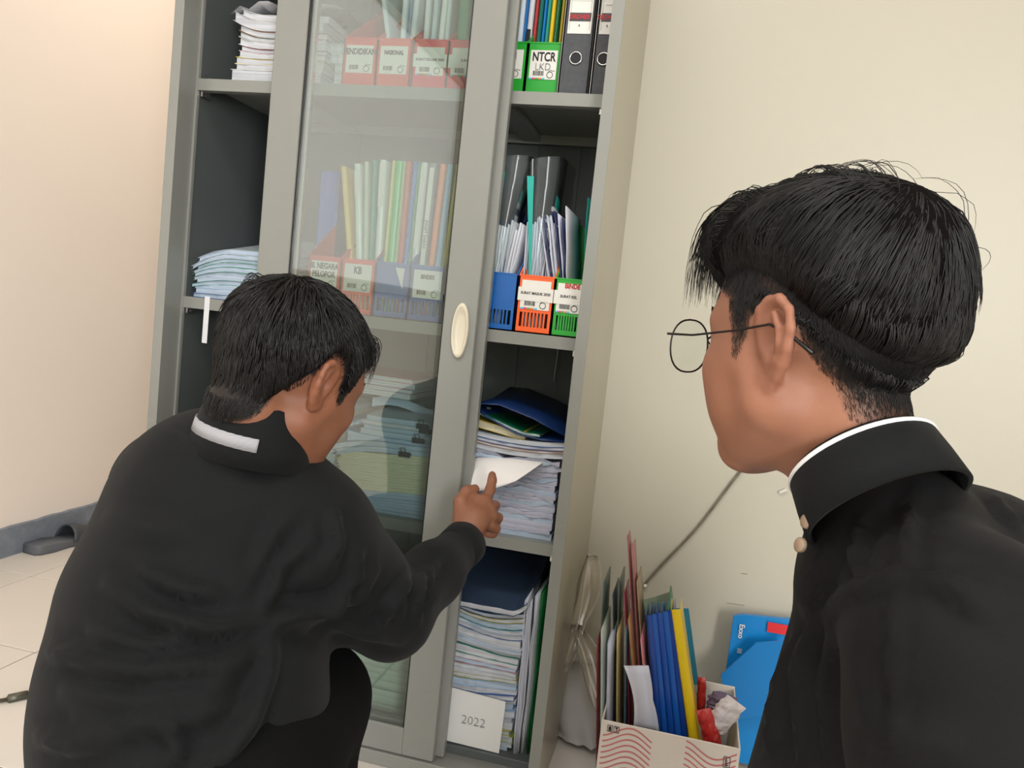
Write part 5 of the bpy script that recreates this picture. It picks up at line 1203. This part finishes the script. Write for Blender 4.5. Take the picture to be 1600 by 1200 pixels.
K_ = Field(axis(.75, 1.75, .014, []), axis(-1.2, -.4, .014, []), axis(.06, .62, .014, [])); legs(K_, hp, kn, an, to, 1.12); K_.seg(hp[0], hp[1], .11, .11, .05); V, Q = K_.mesh(); qmesh('trousers', V-OFF2, Q, TROUS, P2)
# stand collar with white piping and two shell buttons
back, front = ad(1475, 692, .700), ad(1252, 800, .690)
ax2 = np.array([-.48, .60, .84]); ax2 /= np.linalg.norm(ax2); f2 = np.array([-.98, .2, 0]); f2 = f2-ax2*(f2@ax2); f2 /= np.linalg.norm(f2); C2M = np.stack([np.cross(f2, ax2), f2, ax2], 1); cc2 = ad(1362, 750, .652)
band('collar', cc2-OFF2, C2M, [(.0715, -.028), (.0690, -.004), (.0655, .019), (.064, .020), (.0625, .018), (.067, -.028)], CLOTH, P2, rx=.97, ry=.93)
band('inner_collar', cc2-OFF2, C2M, [(.0620, -.01), (.0610, .024), (.0600, .0245), (.0590, .0235), (.06, -.01)], CLOTH, P2, rx=.97, ry=.93)
o = band('collar_piping', cc2-OFF2, C2M, [(.0670, .0168), (.0668, .0195), (.0655, .0208), (.0635, .0200), (.0640, .0165)], mat('white piping', (235, 235, 238), .6), P2, rx=.97, ry=.93); o['label'] = 'white piping along the collar edge'
def button(px, py, t, tl):
    c = ad(px, py, t)-OFF2; n_ = -ray(px, py); n_ = n_+np.array([-.9, .3, 0]); n_ /= np.linalg.norm(n_); q = MB(); q.tube([c, c+n_*.0022], [.0062, .0058], 16); q.tube([c+n_*.0021, c+n_*.0032], [.0062, .0050], 16); q.build('button', mat('shell button', (150, 128, 108), .3), P2, True)
button(1262, 815, .636, 0); button(1252, 852, .638, 1)
# hair: long disconnected top over a faded side
def ext2(Fd):
    E = lambda c, r, k: Fd.ell(gC+gM @ np.array(c), np.array(r), gM, k)
    E((0, -.024, .062), (.081, .080, .078), .03); E((.0, .050, .090), (.066, .060, .036), .03); E((0, -.005, .100), (.074, .092, .038), .03)
cut2 = lambda q: np.interp(q[:, 1], [-.14, -.10, -.06, -.03, .0, .03, .06, .085, .12], [-.030, -.022, .012, .040, .056, .062, .058, .048, .055])
hair2 = hair_cap(gC, gM, .010, P2, OFF2, HAIRM2, cut2, 2, ext2, soft=.034); CAPB[0] = cap_bvh(hair2, OFF2, gC, gM)
short_hairs(body2, OFF2, gC, gM, P2, HAIRM2, lambda y: hairline(y)+.002, lambda y: float(np.interp(y, [-.14, -.10, -.06, -.03, .0, .03, .06, .085, .12], [-.030, -.022, .012, .040, .056, .062, .058, .048, .055])), 9000, 12, .00019, .009)
def surf2(d, g):
    return surf(d, g)*1.0
def ok2(p, rng): return p[2] > cut2(p[None])[0]+.002
crown2 = np.array([.0, -.06, .12])
def flow2(x, p, u):
    v = x-crown2; v /= np.linalg.norm(v)+1e-6; f = v+np.array([0, .15, -.35])
    if x[1] > .02: f = f+np.array([0, .8, .1*(1-u)])
    return f
S = Strands(); rng = np.random.RandomState(4)
cen = np.array([0, -.005, .02]); clumps = [(lambda d: (d/np.linalg.norm(d), rng.normal(size=3)*.35, rng.uniform(.7, 1.3), rng.uniform(-.006, .004)))(rng.normal(size=3)) for _ in range(170)]; CD = np.array([c[0] for c in clumps]); made = 0
while made < 7500:
    d = rng.normal(size=3); d /= np.linalg.norm(d); p = surf(d, .0)
    if not ok2(p, rng): continue
    c = clumps[int(np.argmax(CD@d))]; top_ = ss(.03, .11, p[2]); L = (.030+.030*top_)*c[2]*rng.uniform(.8, 1.15); dd = d.copy(); P = []; base = -.002
    for k in range(8):
        u = k/7; x = surf(dd, base+.0045*math.sin(u*2.6)+c[3]*u); 
        if x[1] > .06: x = x+np.array([0, .012*(u), .006*math.sin(u*3)])
        P.append(x); f = flow2(x, p, u)+c[1]*.6+rng.normal(size=3)*.08; f = f-dd*(f@dd); f /= np.linalg.norm(f)+1e-9; dd = dd+f*(L/7)/.10; dd /= np.linalg.norm(dd)
    S.add(gC+np.array(P) @ gM.T-OFF2, .0006*rng.uniform(.6, 1.3)); made += 1
S.build('hair_strands', HAIRM2, P2)
S = Strands()
for i in range(900):                      # wispy fringe curling forward and down
    x0 = rng.uniform(-.044, .044); g_ = int((x0+.07)/.010); gr = np.random.RandomState(g_+50); p0 = np.array([x0, rng.uniform(.045, .075), rng.uniform(.098, .122)]); a = gr.uniform(.75, 1.25)*rng.uniform(.8, 1.1); P = []
    for k in range(9):
        u = k/8; P.append(p0+np.array([gr.uniform(-.012, .012)*0+(.004*math.sin(u*3+g_))+rng.normal()*.0005, .036*math.sin(u*1.5)*a, (.014*math.sin(u*2.4)-.062*u**2.2)*a]))
    S.add(gC+np.array(P) @ gM.T-OFF2, .00055)
for i in range(700):                      # raised tufts along the top of the head
    x0 = rng.uniform(-.055, .055); y0_ = rng.uniform(-.05, .065); g_ = int((x0+.07)/.014)+9*int((y0_+.07)/.022); gr = np.random.RandomState(g_+200); d0 = np.array([x0, y0_+.005, .10]); hgt = gr.uniform(.002, .013); sw = gr.uniform(-.02, .02); fw_ = gr.uniform(.018, .04)
    S.add(gC+np.array([surf(d0+np.array([sw*u, fw_*u, 0]), -.001+hgt*math.sin(u*2.7)+rng.normal()*.0004) for u in np.linspace(0, 1, 7)]) @ gM.T-OFF2, .0005)
for i in range(22):                      # flyaway arcs on the crown
    d = rng.normal(size=3)*[.6, 1, .2]+[0, -.2, 1]; d /= np.linalg.norm(d); t_ = np.cross(d, rng.normal(size=3)); t_ /= np.linalg.norm(t_); P = [surf(d+t_*u*.42, .000+.013*math.sin(u*2.7)) for u in np.linspace(0, 1, 8)]; S.add(gC+np.array(P) @ gM.T-OFF2, .0003)
S.build('fringe', HAIRM2, P2)
# eyeglasses
eg = empty('eyeglasses', gC, 'round thin black wire glasses worn by the nearer person', 'glasses'); BW_ = mat('black wire', (22, 18, 18), .3, metal=.3)
G_ = lambda p: gM @ (np.array(p)*1.02)
for s in (-1, 1):
    n = 28; rim = [G_((s*.034+.0255*math.copysign(abs(math.cos(a))**.85, math.cos(a)), .114-.10*(abs(s*.034+.0255*math.cos(a)))**1.6, -.002+.0245*math.copysign(abs(math.sin(a))**.9, math.sin(a)))) for a in np.linspace(0, 2*math.pi, n)]
    MB().tube(rim, .0009, 6, cap=False).build('rim', BW_, eg, True); mobj('lens', rim[:-1]+[r+G_((0, .0012, 0)) for r in rim[:-1]], [tuple(range(n-1))[::-1], tuple(range(n-1, 2*n-2))], clear_mat('lens glass', (.97, .98, .97), .06, .02, (210, 215, 210), .0, 1.12), eg)
    MB().tube([G_((s*.0595, .1120, .008)), G_((s*.071, .106, .008)), G_((s*.078, .07, .008)), G_((s*.082, .02, .014)), G_((s*.083, -.012, .020)), G_((s*.0835, -.030, .014)), G_((s*.082, -.052, .000))], [.0011, .0013, .0010, .0010, .0010, .0016, .0018], 6).build('temple', BW_, eg, True)
    MB().tube([G_((s*.012, .111, .004)), G_((s*.009, .105, -.006)), G_((s*.010, .101, -.010))], .0008, 5).build('nose_pad', BW_, eg, True)
MB().tube([G_((-.010, .113, .006)), G_((0, .115, .010)), G_((.010, .113, .006))], .001, 6).build('bridge', BW_, eg, True)
